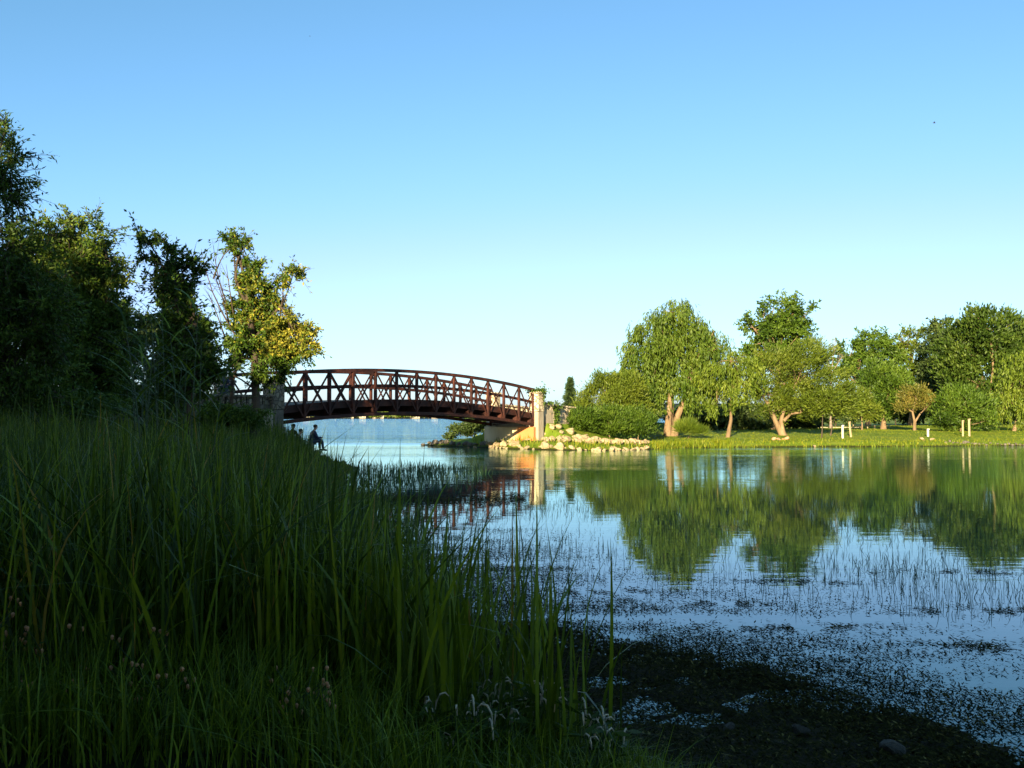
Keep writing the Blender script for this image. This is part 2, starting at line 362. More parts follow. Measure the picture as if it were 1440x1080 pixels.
mud = ((dA > -50) * sstep(9.8, 9.0, Y_) * sstep(-1.2, 0.4, X_ + (vnoise(X_, Y_, 0.7, 21) - 0.5)) * (1 - sstep(1.6, 2.6, np.maximum(dA, 0) + (vnoise(X_, Y_, 0.5, 22) - 0.5) * 0.8)))
mud = np.maximum(mud, 1 - sstep(0.0, 0.12, Z))
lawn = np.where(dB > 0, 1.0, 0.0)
gm, nt, nd, lk, pb = new_mat('ground')
tc = nd.new('ShaderNodeTexCoord')
def nz(sc, det=6, ro=0.6):
    n = nd.new('ShaderNodeTexNoise'); n.inputs['Scale'].default_value = sc; n.inputs['Detail'].default_value = det; n.inputs['Roughness'].default_value = ro; lk.new(tc.outputs['Object'], n.inputs[0]); return n
def mixc(f, a, b):
    mx = nd.new('ShaderNodeMix'); mx.data_type = 'RGBA'
    lk.new(f, mx.inputs[0]); lk.new(a, mx.inputs[6]); lk.new(b, mx.inputs[7]); return mx.outputs[2]
na = nz(0.7); nb = nz(9.0, 8, 0.7)
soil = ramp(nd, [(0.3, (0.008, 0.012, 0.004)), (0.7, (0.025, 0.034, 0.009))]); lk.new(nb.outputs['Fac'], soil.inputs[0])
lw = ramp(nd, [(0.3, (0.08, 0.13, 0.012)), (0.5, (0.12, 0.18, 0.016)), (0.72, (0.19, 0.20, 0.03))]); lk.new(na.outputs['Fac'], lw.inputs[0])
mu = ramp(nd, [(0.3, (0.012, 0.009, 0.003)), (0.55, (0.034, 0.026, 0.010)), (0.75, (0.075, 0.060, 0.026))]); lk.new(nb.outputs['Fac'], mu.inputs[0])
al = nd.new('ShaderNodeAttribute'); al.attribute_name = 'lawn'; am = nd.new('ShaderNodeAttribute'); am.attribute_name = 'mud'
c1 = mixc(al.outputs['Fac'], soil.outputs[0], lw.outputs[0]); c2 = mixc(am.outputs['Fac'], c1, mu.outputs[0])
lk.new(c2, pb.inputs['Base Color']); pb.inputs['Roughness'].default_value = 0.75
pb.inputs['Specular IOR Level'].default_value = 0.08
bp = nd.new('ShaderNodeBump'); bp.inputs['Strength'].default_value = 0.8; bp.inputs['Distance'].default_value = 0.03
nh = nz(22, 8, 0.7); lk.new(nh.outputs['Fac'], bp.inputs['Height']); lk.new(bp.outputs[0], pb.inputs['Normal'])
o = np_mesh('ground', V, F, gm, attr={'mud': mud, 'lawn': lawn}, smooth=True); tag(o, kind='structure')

# ------------------------------------------------------------------ water
wm, nt, nd, lk, pb = new_mat('water')
pb.inputs['Base Color'].default_value = (0.006, 0.022, 0.026, 1); pb.inputs['Roughness'].default_value = 0.02; pb.inputs['IOR'].default_value = 1.35; pb.inputs['Specular Tint'].default_value = (0.45, 1.0, 0.9, 1)
tc = nd.new('ShaderNodeTexCoord'); sx = nd.new('ShaderNodeSeparateXYZ'); lk.new(tc.outputs['Object'], sx.inputs[0])
def wnoise(scale, st, det, ro=0.5):
    mp = nd.new('ShaderNodeMapping'); mp.inputs['Scale'].default_value = st; lk.new(tc.outputs['Object'], mp.inputs[0])
    n = nd.new('ShaderNodeTexNoise'); n.inputs['Scale'].default_value = scale; n.inputs['Detail'].default_value = det; n.inputs['Roughness'].default_value = ro
    lk.new(mp.outputs[0], n.inputs[0]); return n.outputs['Fac']
def mth(op, a, b):
    m_ = nd.new('ShaderNodeMath'); m_.operation = op
    for k, q in enumerate((a, b)):
        if isinstance(q, (int, float)): m_.inputs[k].default_value = q
        else: lk.new(q, m_.inputs[k])
    return m_.outputs[0]
def mrange(v, a, b, c, d):
    m_ = nd.new('ShaderNodeMapRange'); m_.interpolation_type = 'SMOOTHSTEP'
    for k, q in zip(('From Min', 'From Max', 'To Min', 'To Max'), (a, b, c, d)): m_.inputs[k].default_value = q
    lk.new(v, m_.inputs['Value']); return m_.outputs[0]
# bands of breeze across the pond, open lake beyond the bridge
yy = sx.outputs['Y']
pondr = mrange(yy, 20, 50, 0.05, 0.34)
lakem = mrange(yy, 64, 90, 0.0, 1.0)
band = mrange(wnoise(1.0, (0.02, 0.13, 1), 3), 0.52, 0.66, 0.55, 1.7)
h1 = wnoise(1.0, (0.8, 2.6, 1), 3); h2 = wnoise(4.0, (0.6, 1.4, 1), 2)
hp = mth('MULTIPLY', mth('ADD', mth('MULTIPLY', h1, 0.05), mth('MULTIPLY', h2, 0.008)), mth('MULTIPLY', pondr, band))
hl = mth('MULTIPLY', mth('ADD', wnoise(1.0, (0.10, 0.9, 1), 3, 0.6), mth('MULTIPLY', wnoise(1.0, (0.012, 0.11, 1), 3), 4.0)), mth('MULTIPLY', lakem, 0.40))
bp = nd.new('ShaderNodeBump'); bp.inputs['Strength'].default_value = 1.0; bp.inputs['Distance'].default_value = 1.0
mc = nd.new('ShaderNodeMix'); mc.data_type = 'RGBA'; mc.inputs[6].default_value = (0.002, 0.042, 0.044, 1); mc.inputs[7].default_value = (0.10, 0.26, 0.50, 1)  # far blue paints reflected sky into the body colour
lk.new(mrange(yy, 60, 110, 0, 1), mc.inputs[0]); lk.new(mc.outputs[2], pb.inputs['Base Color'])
lk.new(mth('ADD', hp, hl), bp.inputs['Height'])
# greenish lake water: diffuse body, painted bluer far out, under a slightly green-blue mirror, mixed by Fresnel
df = nd.new('ShaderNodeBsdfDiffuse'); lk.new(mc.outputs[2], df.inputs['Color'])
gl = nd.new('ShaderNodeBsdfGlossy'); gl.inputs['Color'].default_value = (0.84, 1.0, 0.96, 1); gl.inputs['Roughness'].default_value = 0.02
fr = nd.new('ShaderNodeFresnel'); fr.inputs['IOR'].default_value = 1.37
for n_ in (df, gl, fr): lk.new(bp.outputs[0], n_.inputs['Normal'])
wx = nd.new('ShaderNodeMixShader'); lk.new(fr.outputs[0], wx.inputs[0]); lk.new(df.outputs[0], wx.inputs[1]); lk.new(gl.outputs[0], wx.inputs[2])
lk.new(wx.outputs[0], nd['Material Output'].inputs['Surface'])
wv = [(-3000, -3000, 0), (3000, -3000, 0), (3000, 3400, 0), (-3000, 3400, 0)]
o = np_mesh('water', wv, [(0, 1, 2, 3)], wm); tag(o, kind='structure')

# ------------------------------------------------------------------ leaves, branches, trees
def unit(a): return a / (np.linalg.norm(a, axis=-1, keepdims=True) + 1e-9)
def leaf_quads(P, D, L, W, rg):
    n = len(P); D = unit(D); S_ = unit(np.cross(D, rg.normal(size=(n, 3)))); L = np.asarray(L).reshape(-1, 1); W = np.asarray(W).reshape(-1, 1)
    mid = P + D * L * 0.42
    V = np.stack([P, mid + S_ * W / 2, P + D * L, mid - S_ * W / 2], 1).reshape(-1, 3)
    F = np.arange(4 * n).reshape(n, 4); return V, F

def curve(a, b, bend, n, rg, up=0.0):
    a = Vector(a); b = Vector(b); L = (b - a).length; off = Vector(rg.normal(size=3)) * bend * L
    pts = []
    for k in range(n + 1):
        t = k / n; p = a.lerp(b, t) + off * math.sin(math.pi * t) + Vector((0, 0, up * L * math.sin(math.pi * t)))
        pts.append(p)
    return pts

def plant(name, label, cat, base, lobes, n_leaf, mat, bark, leaf=(0.16, 0.05), style='round', trunk_r=0.2, fork=None, trunks=None, group=None,
          clump=1.0, clumps=None, strand=(0.6, 1.6), seed=1, fill=0.45, limb=True, sweep=(0, 0, 0.6), parts=('trunk', 'crown'), mats2=None, twigr=1.0, extra=None, shoots=0.0, shoot_len=(0.3, 0.9)):
    """tree or shrub: Empty > trunk (with limbs), crown (leaves). lobes: (x,y,z,rx,ry,rz) in the world"""
    rg = np.random.default_rng(seed); base = Vector(base); B = np.array(base)
    root = empty(name, base, label, cat, group)
    lob = np.array(lobes, float); vol = lob[:, 3] * lob[:, 5] * np.sqrt(lob[:, 4]); share = vol / vol.sum()
    nc = clumps or int(40 + 14 * vol.sum() ** 0.6); cpos = []; cout = []; clob = []
    for i, l in enumerate(lob):
        k = max(4, int(nc * share[i])); d = unit(rg.normal(size=(k, 3))); r = fill + (1 - fill) * rg.random((k, 1)) ** 0.6
        r *= (0.86 + 0.28 * rg.random((k, 1)))
        cpos.append(l[:3] + d * r * l[3:6]); cout.append(d); clob += [i] * k
    cpos = np.concatenate(cpos); cout = np.concatenate(cout); clob = np.array(clob)
    cvar = rg.random(len(cpos)); rad = np.array([0.5 * (lob[i, 3:6].prod()) ** (1 / 3) / max(1, (nc * share[i]) ** (1 / 3)) * 2.2 for i in clob]) * clump
    w_ = rad ** 2; ci = rg.choice(len(cpos), n_leaf, p=w_ / w_.sum())
    c = cpos[ci]; o_ = cout[ci]; cr = rad[ci][:, None]
    if style == 'weep':
        sid = rg.integers(0, 10, n_leaf); key = ci * 10 + sid
        so = rg.normal(size=(len(cpos) * 10, 3)) * 0.7; sl = strand[0] + (strand[1] - strand[0]) * rg.random(len(cpos) * 10)
        t = rg.random((n_leaf, 1)); ln = sl[key][:, None]
        P = c + so[key] * cr * np.array([1, 1, 0.6]) + o_ * np.array([1, 1, 0]) * 0.25 * t * ln + np.array([0, 0, -1.0]) * t * ln + rg.normal(size=(n_leaf, 3)) * 0.05
        D = rg.normal(size=(n_leaf, 3)) * 0.38 + np.array([0, 0, -1.0]) + o_ * np.array([.25, .25, 0])
    elif style == 'sweep':
        P = c + rg.normal(size=(n_leaf, 3)) * cr * np.array([0.6, 0.6, 0.5]); D = o_ * 0.7 + np.array(sweep) + rg.normal(size=(n_leaf, 3)) * 0.45
        P = P + unit(D) * cr * 0.5 * rg.random((n_leaf, 1))
    else:
        P = c + rg.normal(size=(n_leaf, 3)) * cr * np.array([0.62, 0.62, 0.42]); D = o_ * 0.5 + rg.normal(size=(n_leaf, 3)) + np.array([0, 0, -0.25])
    if shoots > 0:
        key = ci * 4 + rg.integers(0, 4, n_leaf); dirs = unit(np.repeat(cout, 4, 0) * 0.8 + rg.normal(size=(len(cpos) * 4, 3)) * 0.55 + np.array([-0.15, 0, 0.35]))
        sl = shoot_len[0] + (shoot_len[1] - shoot_len[0]) * rg.random(len(cpos) * 4); on = rg.random(n_leaf) < shoots; t = rg.random((n_leaf, 1)) ** 0.8
        drp = np.zeros((n_leaf, 3)); drp[:, 2] = -0.25 * (t[:, 0] ** 2) * sl[key]
        P = np.where(on[:, None], c + dirs[key] * (cr * 0.4 + t * sl[key][:, None]) + drp + rg.normal(size=(n_leaf, 3)) * 0.025, P)
        D = np.where(on[:, None], dirs[key] * 0.6 + rg.normal(size=(n_leaf, 3)) * 0.55 + np.array([0, 0, -.25]), D)
    zmin = B[2] + 0.05; P[:, 2] = np.maximum(P[:, 2], zmin + 0.1 * rg.random(n_leaf))
    L = leaf[0] * (0.6 + 0.8 * rg.random(n_leaf)); W = leaf[1] * (0.7 + 0.6 * rg.random(n_leaf))
    Vv, Ff = leaf_quads(P - B, D, L, W, rg)
    var = np.clip(cvar[ci] * 0.55 + rg.random(n_leaf) * 0.5 - 0.02, 0, 1)
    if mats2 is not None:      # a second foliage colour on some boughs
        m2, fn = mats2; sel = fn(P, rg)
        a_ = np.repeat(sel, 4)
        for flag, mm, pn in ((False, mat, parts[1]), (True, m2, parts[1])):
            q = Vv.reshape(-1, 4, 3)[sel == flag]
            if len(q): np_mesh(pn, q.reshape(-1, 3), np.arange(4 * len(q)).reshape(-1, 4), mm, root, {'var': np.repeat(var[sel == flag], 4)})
    else:
        np_mesh(parts[1], Vv, Ff, mat, root, {'var': np.repeat(var, 4)})
    mb = MB(); top = lob[:, 2].max()
    if shoots > 0 and leaf[0] < .2:
        for q in rg.permutation(len(cpos) * 4)[:1500]:
            a = cpos[q // 4]; e = a + dirs[q] * (rad[q // 4] * .4 + sl[q]); e[2] -= .2 * sl[q]; m_ = a * .45 + e * .55; m_[2] += .05 * sl[q]
            mb.tube([a, m_, e], [.008, .006, .002], 3, cap=False)
    if trunks is None:
        fk = Vector(fork) if fork is not None else base.lerp(Vector((lob[:, 0].mean(), lob[:, 1].mean(), lob[:, 2].min())), 0.75)
        trunks = [([base - Vector((0, 0, 0.25)), base.lerp(fk, 0.35) + Vector((rg.normal() * .04, 0, 0)), fk], trunk_r)]
    tops = []
    for pts, r in trunks:
        pts = [Vector(p) for p in pts]; n = len(pts)
        mb.tube(pts, [r * (1.35 if k == 0 else 1.0 - 0.4 * k / (n - 1)) for k in range(n)], 8, cap=False); tops.append((pts[-1], r * 0.62))
    if limb:
        for i, l in enumerate(lob):
            tp, tr = min(tops, key=lambda q: (q[0] - Vector(l[:3])).length)
            pts = curve(tp - Vector((0, 0, 0.05)), l[:3], 0.06, 4, rg, 0.04)
            mb.tube(pts, [tr * (0.8 - 0.55 * k / 4) for k in range(5)], 5, cap=False)
            cs = cpos[clob == i]
            for cpt in cs[: max(6, min(16, len(cs)))]:
                q = curve(pts[random.choice((2, 3, 4))], cpt, 0.10, 3, rg, 0.05)
                mb.tube(q, [tr * 0.22 * twigr, tr * 0.17 * twigr, tr * 0.11 * twigr, tr * 0.04 * twigr], 3, cap=False)
    if extra: extra(mb)
    mb.build(parts[0], bark, root, True, origin=None)
    tr_o = root.children[-1] if root.children else None
    for ch in root.children:
        if ch.name.startswith(parts[0]):
            ch.location = (-base.x, -base.y, -base.z)
    return root

def lobes_px(Y, items, dd=0.8, jit=1.0, seed=0):
    """items: (px, py, rx_px, ry_px[, dY]) -> world ellipsoids with their own depth"""
    rg = np.random.default_rng(seed + 100); out = []
    for it in items:
        px, py, rx, ry = it[:4]; dy = it[4] if len(it) > 4 else rg.uniform(-1, 1) * ms(rx, Y) * 0.5 * jit
        p = at(px, py, Y + dy); out.append((p.x, p.y, p.z, ms(rx, Y), max(ms(rx, Y), ms(ry, Y)) * dd, ms(ry, Y)))
    return out

def gbase(px, Y):
    p = at(px, 600, Y); return Vector((p.x, p.y, tz(p.x, p.y)))

# ---- right shore trees
def right_tree(name, label, px, Y, items, n, mat, style='round', leaf=(0.26, 0.10), tr=0.22, bark='bark', seed=1, group=None, cat='tree', **k):
    b = gbase(px, Y)
    return plant(name, label, cat, b, lobes_px(Y, items, seed=seed), n, M[mat], M[bark], leaf, style, tr * 0.7, seed=seed, group=group, **k)

bw = gbase(945, 72)
def wp(px, py, dy=0.0): return at(px, py, 72 + dy)
right_tree('weeping_willow', 'tall weeping willow with thick forked bare trunk beside the rocky shore', 945, 72,
    [(948, 440, 32, 30), (925, 470, 36, 34), (975, 470, 36, 34), (900, 505, 34, 32), (945, 510, 44, 36), (1000, 490, 22, 28), (880, 535, 22, 28), (990, 530, 30, 30), (915, 538, 30, 26), (972, 538, 24, 20), (1002, 470, 16, 16), (893, 480, 14, 14), (905, 560, 22, 18)],
    46000, 'willow', 'weep', (0.30, 0.075), seed=11, strand=(0.5, 1.7), clump=0.8, clumps=300, fill=0.35,
    trunks=[([bw + Vector((-0.35, 0, -0.2)), wp(941, 580), wp(944, 540), wp(940, 490)], 0.24), ([bw + Vector((0.1, 0, -0.2)), wp(953, 585), wp(964, 560), wp(975, 510)], 0.26), ([bw + Vector((-0.1, .3, -0.2)), wp(945, 560, .5), wp(950, 500, .5), wp(948, 450, .5)], 0.18)])
b2 = gbase(1025, 70)
right_tree('young_willow', 'slender pale willow with thin leaning trunk right of the tall willow', 1025, 70,
    [(1030, 508, 30, 22), (1052, 522, 22, 22), (1005, 530, 24, 24), (1030, 545, 24, 18), (1008, 562, 12, 14), (1050, 545, 14, 14)],
    8500, 'yellowwillow', 'weep', (0.28, 0.07), seed=12, strand=(0.3, 1.1), clump=0.75, clumps=90,
    trunks=[([b2 + Vector((-0.12, 0, -0.2)), at(1028, 590, 70), at(1028, 560, 70), at(1026, 520, 70)], 0.13)])
right_tree('cottonwood', 'tall open crowned cottonwood with bare pale limbs above the round olive willow', 1085, 90,
    [(1062, 465, 24, 22), (1085, 445, 16, 22), (1105, 440, 24, 22), (1132, 445, 18, 14), (1100, 470, 40, 22), (1125, 475, 24, 20), (1090, 500, 40, 26)],
    20000, 'green', 'round', (0.28, 0.15), tr=0.40, seed=13, clump=0.6, clumps=150, twigr=1.5, shoots=.35, shoot_len=(.4, 1.4))
b4 = gbase(1100, 72)
right_tree('round_willow', 'broad rounded olive willow on a leaning forked trunk by the lawn', 1100, 72,
    [(1095, 520, 36, 30), (1130, 515, 40, 34), (1160, 545, 40, 30), (1080, 555, 34, 26), (1120, 560, 44, 24), (1150, 500, 24, 22), (1180, 560, 24, 22), (1100, 578, 34, 14), (1060, 545, 14, 20)],
    30000, 'olive', 'sweep', (0.26, 0.06), seed=14, sweep=(0.5, -0.1, 0.5), clump=0.85, clumps=260,
    trunks=[([b4 + Vector((0.15, 0, -0.2)), at(1092, 595, 72), at(1084, 578, 72)], 0.24), ([b4 + Vector((0.05, 0, -.1)), at(1098, 592, 72), at(1103, 575, 72)], 0.19), ([at(1102, 592, 72), at(1112, 582, 72), at(1126, 580, 72)], 0.11)])
for k, (px, its) in enumerate(((1155, [(1150, 568, 22, 16), (1165, 560, 18, 16)]), (1167, [(1172, 570, 18, 14), (1185, 560, 16, 16)]))):
    right_tree('lawn_sapling', ['left slim trunked sapling under the edge of the olive willow', 'right slim trunked sapling beside the white post'][k], px, 70 + k * 2, its, 3200, 'olive', 'sweep', (0.24, 0.07), tr=0.07, seed=20 + k, bark='darkbark', group='slim saplings at the edge of the olive willow')
right_tree('broadleaf_tree', 'mid height green broadleaf tree behind the gap beside the dead tree', 1220, 115,
    [(1195, 500, 22, 20), (1225, 488, 26, 20), (1250, 500, 20, 22), (1215, 520, 32, 22), (1245, 530, 26, 22), (1190, 525, 14, 20)],
    19000, 'green', 'round', (0.34, 0.18), tr=0.4, seed=15, clump=0.7, clumps=130, shoots=.3, shoot_len=(.5, 1.5))
right_tree('dead_tree', 'leafless grey tree with thin bare twigs between the willow and the green tree', 1168, 100,
    [(1165, 500, 8, 6), (1150, 482, 10, 8), (1175, 480, 12, 8), (1185, 500, 8, 8)], 12, 'russet', 'round', (0.2, 0.08), tr=0.16, seed=16, bark='deadwood', clumps=60, twigr=1.6)
right_tree('silver_tree', 'mid sized feathery green tree with a stout straight trunk on the lawn', 1242, 92,
    [(1235, 530, 24, 22), (1258, 545, 22, 24), (1225, 555, 20, 20), (1243, 565, 30, 20)],
    12000, 'green', 'sweep', (0.32, 0.12), tr=0.38, seed=17, clump=0.8, sweep=(0.2, 0, 0.5))
right_tree('small_tree', 'low yellowish tree tucked before the feathery green tree', 1212, 84,
    [(1210, 565, 16, 16), (1222, 575, 14, 12), (1200, 575, 14, 12)], 5000, 'olive', 'sweep', (0.26, 0.09), tr=0.1, seed=18)
right_tree('airy_tree', 'tall airy tree with sky showing through its open top', 1280, 120,
    [(1268, 475, 14, 12), (1292, 468, 12, 12), (1280, 490, 18, 14), (1285, 515, 26, 22), (1300, 495, 12, 14), (1270, 520, 20, 20), (1290, 545, 26, 20)],
    9000, 'olive', 'round', (0.34, 0.17), tr=0.35, seed=19, clump=0.55, twigr=1.4, shoots=.4, shoot_len=(.5, 1.6))
right_tree('dark_tree', 'narrow dark green tree standing left of the great maple', 1322, 112,
    [(1325, 465, 18, 16), (1318, 495, 22, 24), (1325, 530, 26, 30), (1310, 555, 24, 20)], 15000, 'dark', 'round', (0.34, 0.19), tr=0.4, seed=31, shoots=.3, shoot_len=(.4, 1.2))
right_tree('great_maple', 'huge dense dome shaped maple rising highest near the end of the shore', 1390, 98,
    [(1388, 462, 38, 32), (1360, 490, 36, 34), (1415, 485, 40, 34), (1345, 525, 30, 34), (1390, 520, 50, 44), (1430, 530, 40, 44), (1380, 560, 50, 26), (1352, 470, 16, 16)],
    42000, 'maple', 'sweep', (0.36, 0.17), tr=0.5, seed=32, clump=0.85, sweep=(0, 0, 0.8), clumps=320)
right_tree('far_maple', 'dark maple partly hidden behind the great maple and cut by the frame', 1450, 112,
    [(1445, 480, 30, 30), (1470, 500, 40, 50), (1440, 520, 30, 40), (1470, 560, 50, 30)], 14000, 'green', 'round', (0.4, 0.2), tr=0.5, seed=33)
b8 = gbase(1286, 84)
right_tree('russet_tree', 'small reddish brown tree with forked pink trunk alone on the lawn', 1286, 84,
    [(1286, 562, 20, 13), (1270, 570, 12, 10), (1303, 570, 12, 10), (1288, 552, 14, 8)], 6500, 'russet', 'sweep', (0.24, 0.08), seed=34, sweep=(0, 0, .9),
    trunks=[([b8 + Vector((0, 0, -.2)), at(1286, 592, 84), at(1283, 578, 84)], 0.13), ([b8, at(1287, 593, 84), at(1295, 580, 84)], 0.11)])
right_tree('lawn_bush', 'large spreading dark green bush behind the two pale posts', 1350, 78,
    [(1350, 568, 30, 20), (1328, 580, 20, 18), (1375, 580, 20, 20), (1350, 590, 36, 14), (1385, 592, 12, 10)], 16000, 'green', 'sweep', (0.26, 0.09), tr=0.1, seed=35, cat='bush', parts=('stem', 'foliage'), sweep=(0.1, 0, 0.8), fill=0.3)
right_tree('edge_willow', 'drooping yellow green willow at the far end of the lawn', 1425, 80,
    [(1425, 530, 16, 26), (1445, 520, 26, 36), (1420, 565, 20, 20), (1450, 560, 30, 26)], 12000, 'yellowwillow', 'weep', (0.28, 0.08), tr=0.2, seed=36, strand=(0.4, 1.5))
for k, (px, Y, w_, h_) in enumerate(((985, 92, 46, 24), (1045, 90, 46, 26), (1110, 93, 50, 28), (1175, 118, 40, 20), (1260, 128, 50, 28), (1330, 122, 40, 40), (1400, 126, 50, 50), (1480, 120, 60, 50))):  # nearest three also stand in, by dark leaves, for shade under the crowns
    right_tree('background_shrub', ['dark shrub mass behind the tall willow', 'dark shrub mass behind the slender willow', 'dark shrub mass behind the round olive willow', 'dark shrub mass behind the slim saplings',
        'dark shrub mass behind the stout trunked tree', 'dark shrub mass behind the spreading bush', 'dark shrub mass beneath the great maple', 'dark shrub mass at the far end of the lawn'][k], px, Y,
        [(px - w_ * .45, (592 if Y > 100 else 600) - h_ * .5, w_ * .55, h_ * .55), (px + w_ * .4, (592 if Y > 100 else 600) - h_ * .45, w_ * .55, h_ * .5), (px, (590 if Y > 100 else 598) - h_ * .7, w_ * .5, h_ * .45)], 5500, 'dark', 'round', (0.40, 0.24), tr=0.12, seed=50 + k, cat='shrub', parts=('stem', 'foliage'), bark='darkbark', group='dark shrubs closing the back of the lawn')
# shrubs on the right abutment mound
right_tree('willow_shrub', 'rounded olive shrub rising behind the green bushes right of the bridge', 860, 70,
    [(862, 548, 24, 24), (838, 560, 20, 20), (885, 552, 24, 28), (870, 575, 34, 18), (820, 574, 16, 14), (900, 575, 20, 20), (848, 545, 14, 14)], 21000, 'olive', 'sweep', (0.24, 0.06), tr=0.12, seed=41, cat='shrub', parts=('stem', 'foliage'), sweep=(0.1, 0, .8), fill=.3)
for k, (px, Y, its, lb) in enumerate((
    (825, 64.5, [(822, 588, 20, 12), (808, 592, 12, 10), (818, 598, 20, 8)], 'low bright green bush beside the wing wall of the bridge'),
    (860, 65, [(858, 590, 24, 12), (845, 584, 14, 9), (856, 601, 26, 8)], 'middle low green bush above the pale rocks'),
    (898, 65.5, [(895, 590, 20, 13), (910, 594, 12, 10), (896, 602, 24, 8)], 'low green bush between the pale rocks and the willow trunk'))):
    right_tree('bank_bush', lb, px, Y, its, 9500, 'green', 'sweep', (0.20, 0.06), tr=0.06, seed=42 + k, cat='bush', parts=('stem', 'foliage'), fill=.25, sweep=(0, 0, .7), group='low bushes above the rocky shore')
right_tree('thicket', 'dark bush on the spit under the far side of the bridge', 668, 69.5,
    [(650, 603, 18, 8), (672, 596, 22, 11), (694, 594, 18, 12), (632, 611, 12, 6)], 8000, 'dark', 'round', (0.22, 0.09), tr=0.06, seed=46, cat='bush', parts=('stem', 'foliage'), bark='darkbark', fill=.2)
right_tree('grass_clump', 'rounded tuft of tall yellow grass right of the willow trunk', 965, 68,
    [(968, 604, 16, 6), (980, 608, 10, 4)], 3000, 'yellowwillow', 'sweep', (0.5, 0.03), tr=0.03, seed=47, cat='grass clump', parts=('stem', 'foliage'), limb=False, fill=.1, sweep=(0, 0, 1.2))
# conifer right of the bridge
def spruce(px, Y, ytop, ybot, wpx, label, seed):
    b = gbase(px, Y); rg = np.random.default_rng(seed); topz = at(px, ytop, Y).z; H = topz - b.z; root = empty('spruce_tree', b, label, 'tree')
    mb = MB(); mb.tube([(0, 0, -.2), (0, 0, H * 0.6), (0, 0, H)], [0.14, 0.07, 0.008], 6, cap=False)
    P = []; D = []; wr = ms(wpx, Y)
    for k in range(60):
        t = k / 60; z = H * (0.10 + 0.84 * t); r = wr * 1.25 * (1 - t) ** 0.9 * rg.uniform(.6, 1.2) + 0.05
        for a in rg.random(5) * 6.283:
            e = np.array([math.cos(a) * r, math.sin(a) * r, z - r * 0.25]); s0 = np.array([0, 0, z])
            mb.tube([tuple(s0), tuple(e)], [0.02, 0.006], 3, cap=False)
            tt = rg.random((30, 1)); P.append(s0 + (e - s0) * tt + rg.normal(size=(30, 3)) * 0.06); D.append((e - s0) * 0.8 + rg.normal(size=(30, 3)) * .25 * r + [0, 0, .1])
    P = np.concatenate(P); D = np.concatenate(D); Vv, Ff = leaf_quads(P, D, np.full(len(P), .22), np.full(len(P), .07), rg)
    np_mesh('crown', Vv, Ff, M['spruce'], root, {'var': np.repeat(rg.random(len(P)), 4)}); mb.build('trunk', M['darkbark'], root)
    return root
spruce(802, 82, 528, 600, 16, 'small dark spruce with a bare leader beyond the bridge railing', 61)

# ---- left bank trees
def left_tree(name, label, px, Y, items, n, mat='shade', style='round', leaf=(0.11, 0.045), tr=0.12, seed=1, cat='tree', **k):
    b = gbase(px, Y); return plant(name, label, cat, b, lobes_px(Y, items, seed=seed), n, M[mat], M['darkbark'], leaf, style, tr, seed=seed, **k)
left_tree('tall_willow', 'tallest dark tree at the left edge with sunlit feathery top', -10, 17,
    [(5, 190, 22, 26), (-20, 230, 50, 50), (15, 250, 26, 34), (-10, 330, 50, 60), (20, 380, 44, 50), (10, 470, 60, 60), (-60, 400, 60, 100), (60, 440, 44, 50), (30, 540, 60, 50), (-80, 520, 80, 60)],
    60000, leaf=(0.10, 0.028), style='round', seed=71, tr=0.09, clump=0.8, clumps=420, shoots=.5, shoot_len=(.2, .6))
left_tree('bank_tree', 'dense rounded tree of dark leaves between the tallest tree and the leaning sapling', 110, 24,
    [(75, 340, 36, 40), (115, 345, 44, 42), (150, 362, 30, 34), (100, 400, 60, 50), (145, 420, 40, 44), (70, 450, 60, 60), (130, 470, 55, 50), (178, 480, 22, 30), (100, 530, 80, 46), (170, 530, 40, 40), (60, 390, 40, 50)],
    58000, leaf=(0.105, 0.042), seed=72, tr=0.18, clump=0.6, clumps=560, shoots=.35, shoot_len=(.15, .55), mats2=(M['olive'], lambda P, rg: (P[:, 2] > 5.0) & (rg.random(len(P)) < 0.45)))  # lighter olive leaves up top paint sunlight into the crown colour
sy = 19
sap = gbase(268, sy)
left_tree('leaning_sapling', 'leaning sapling with ragged leafy shoots pointing up and left', 268, sy,
    [(200, 328, 8, 14), (214, 352, 12, 14), (236, 345, 8, 12), (236, 375, 16, 14), (266, 375, 12, 12), (224, 392, 12, 9), (252, 405, 20, 16), (280, 383, 8, 8), (250, 440, 18, 22), (270, 460, 22, 24), (255, 500, 30, 30), (285, 520, 22, 26), (240, 540, 24, 24)],
    14000, leaf=(0.10, 0.045), seed=73, tr=0.06, clump=0.6, clumps=170, shoots=.55, shoot_len=(.2, .6),
    trunks=[([sap - Vector((0, 0, .2)), at(266, 520, sy), at(255, 450, sy), at(240, 400, sy)], 0.05), ([sap - Vector((0.1, 0, .2)), at(275, 500, sy), at(272, 440, sy)], 0.04)])
yy_ = 36.5
yb = gbase(360, yy_)
def dead_twigs(mb):
    rg = np.random.default_rng(5)
    for (x0, y0, x1, y1) in ((330, 470, 283, 350), (322, 455, 300, 380), (318, 480, 292, 410), (312, 500, 285, 440), (328, 440, 318, 372), (300, 392, 322, 350), (320, 430, 300, 345), (355, 545, 300, 520)):
        p = curve(at(x0, y0, yy_ - .3), at(x1, y1, yy_ - .6), 0.05, 4, rg); mb.tube(p, [0.035, .028, .02, .014, .006], 4, cap=False)
        for _ in range(5):
            q = p[rg.integers(1, 4)]; e = q + Vector((rg.normal() * .35 - .2, rg.normal() * .3, abs(rg.normal()) * .5 + .1)); mb.tube([q, e], [.012, .004], 3, cap=False)
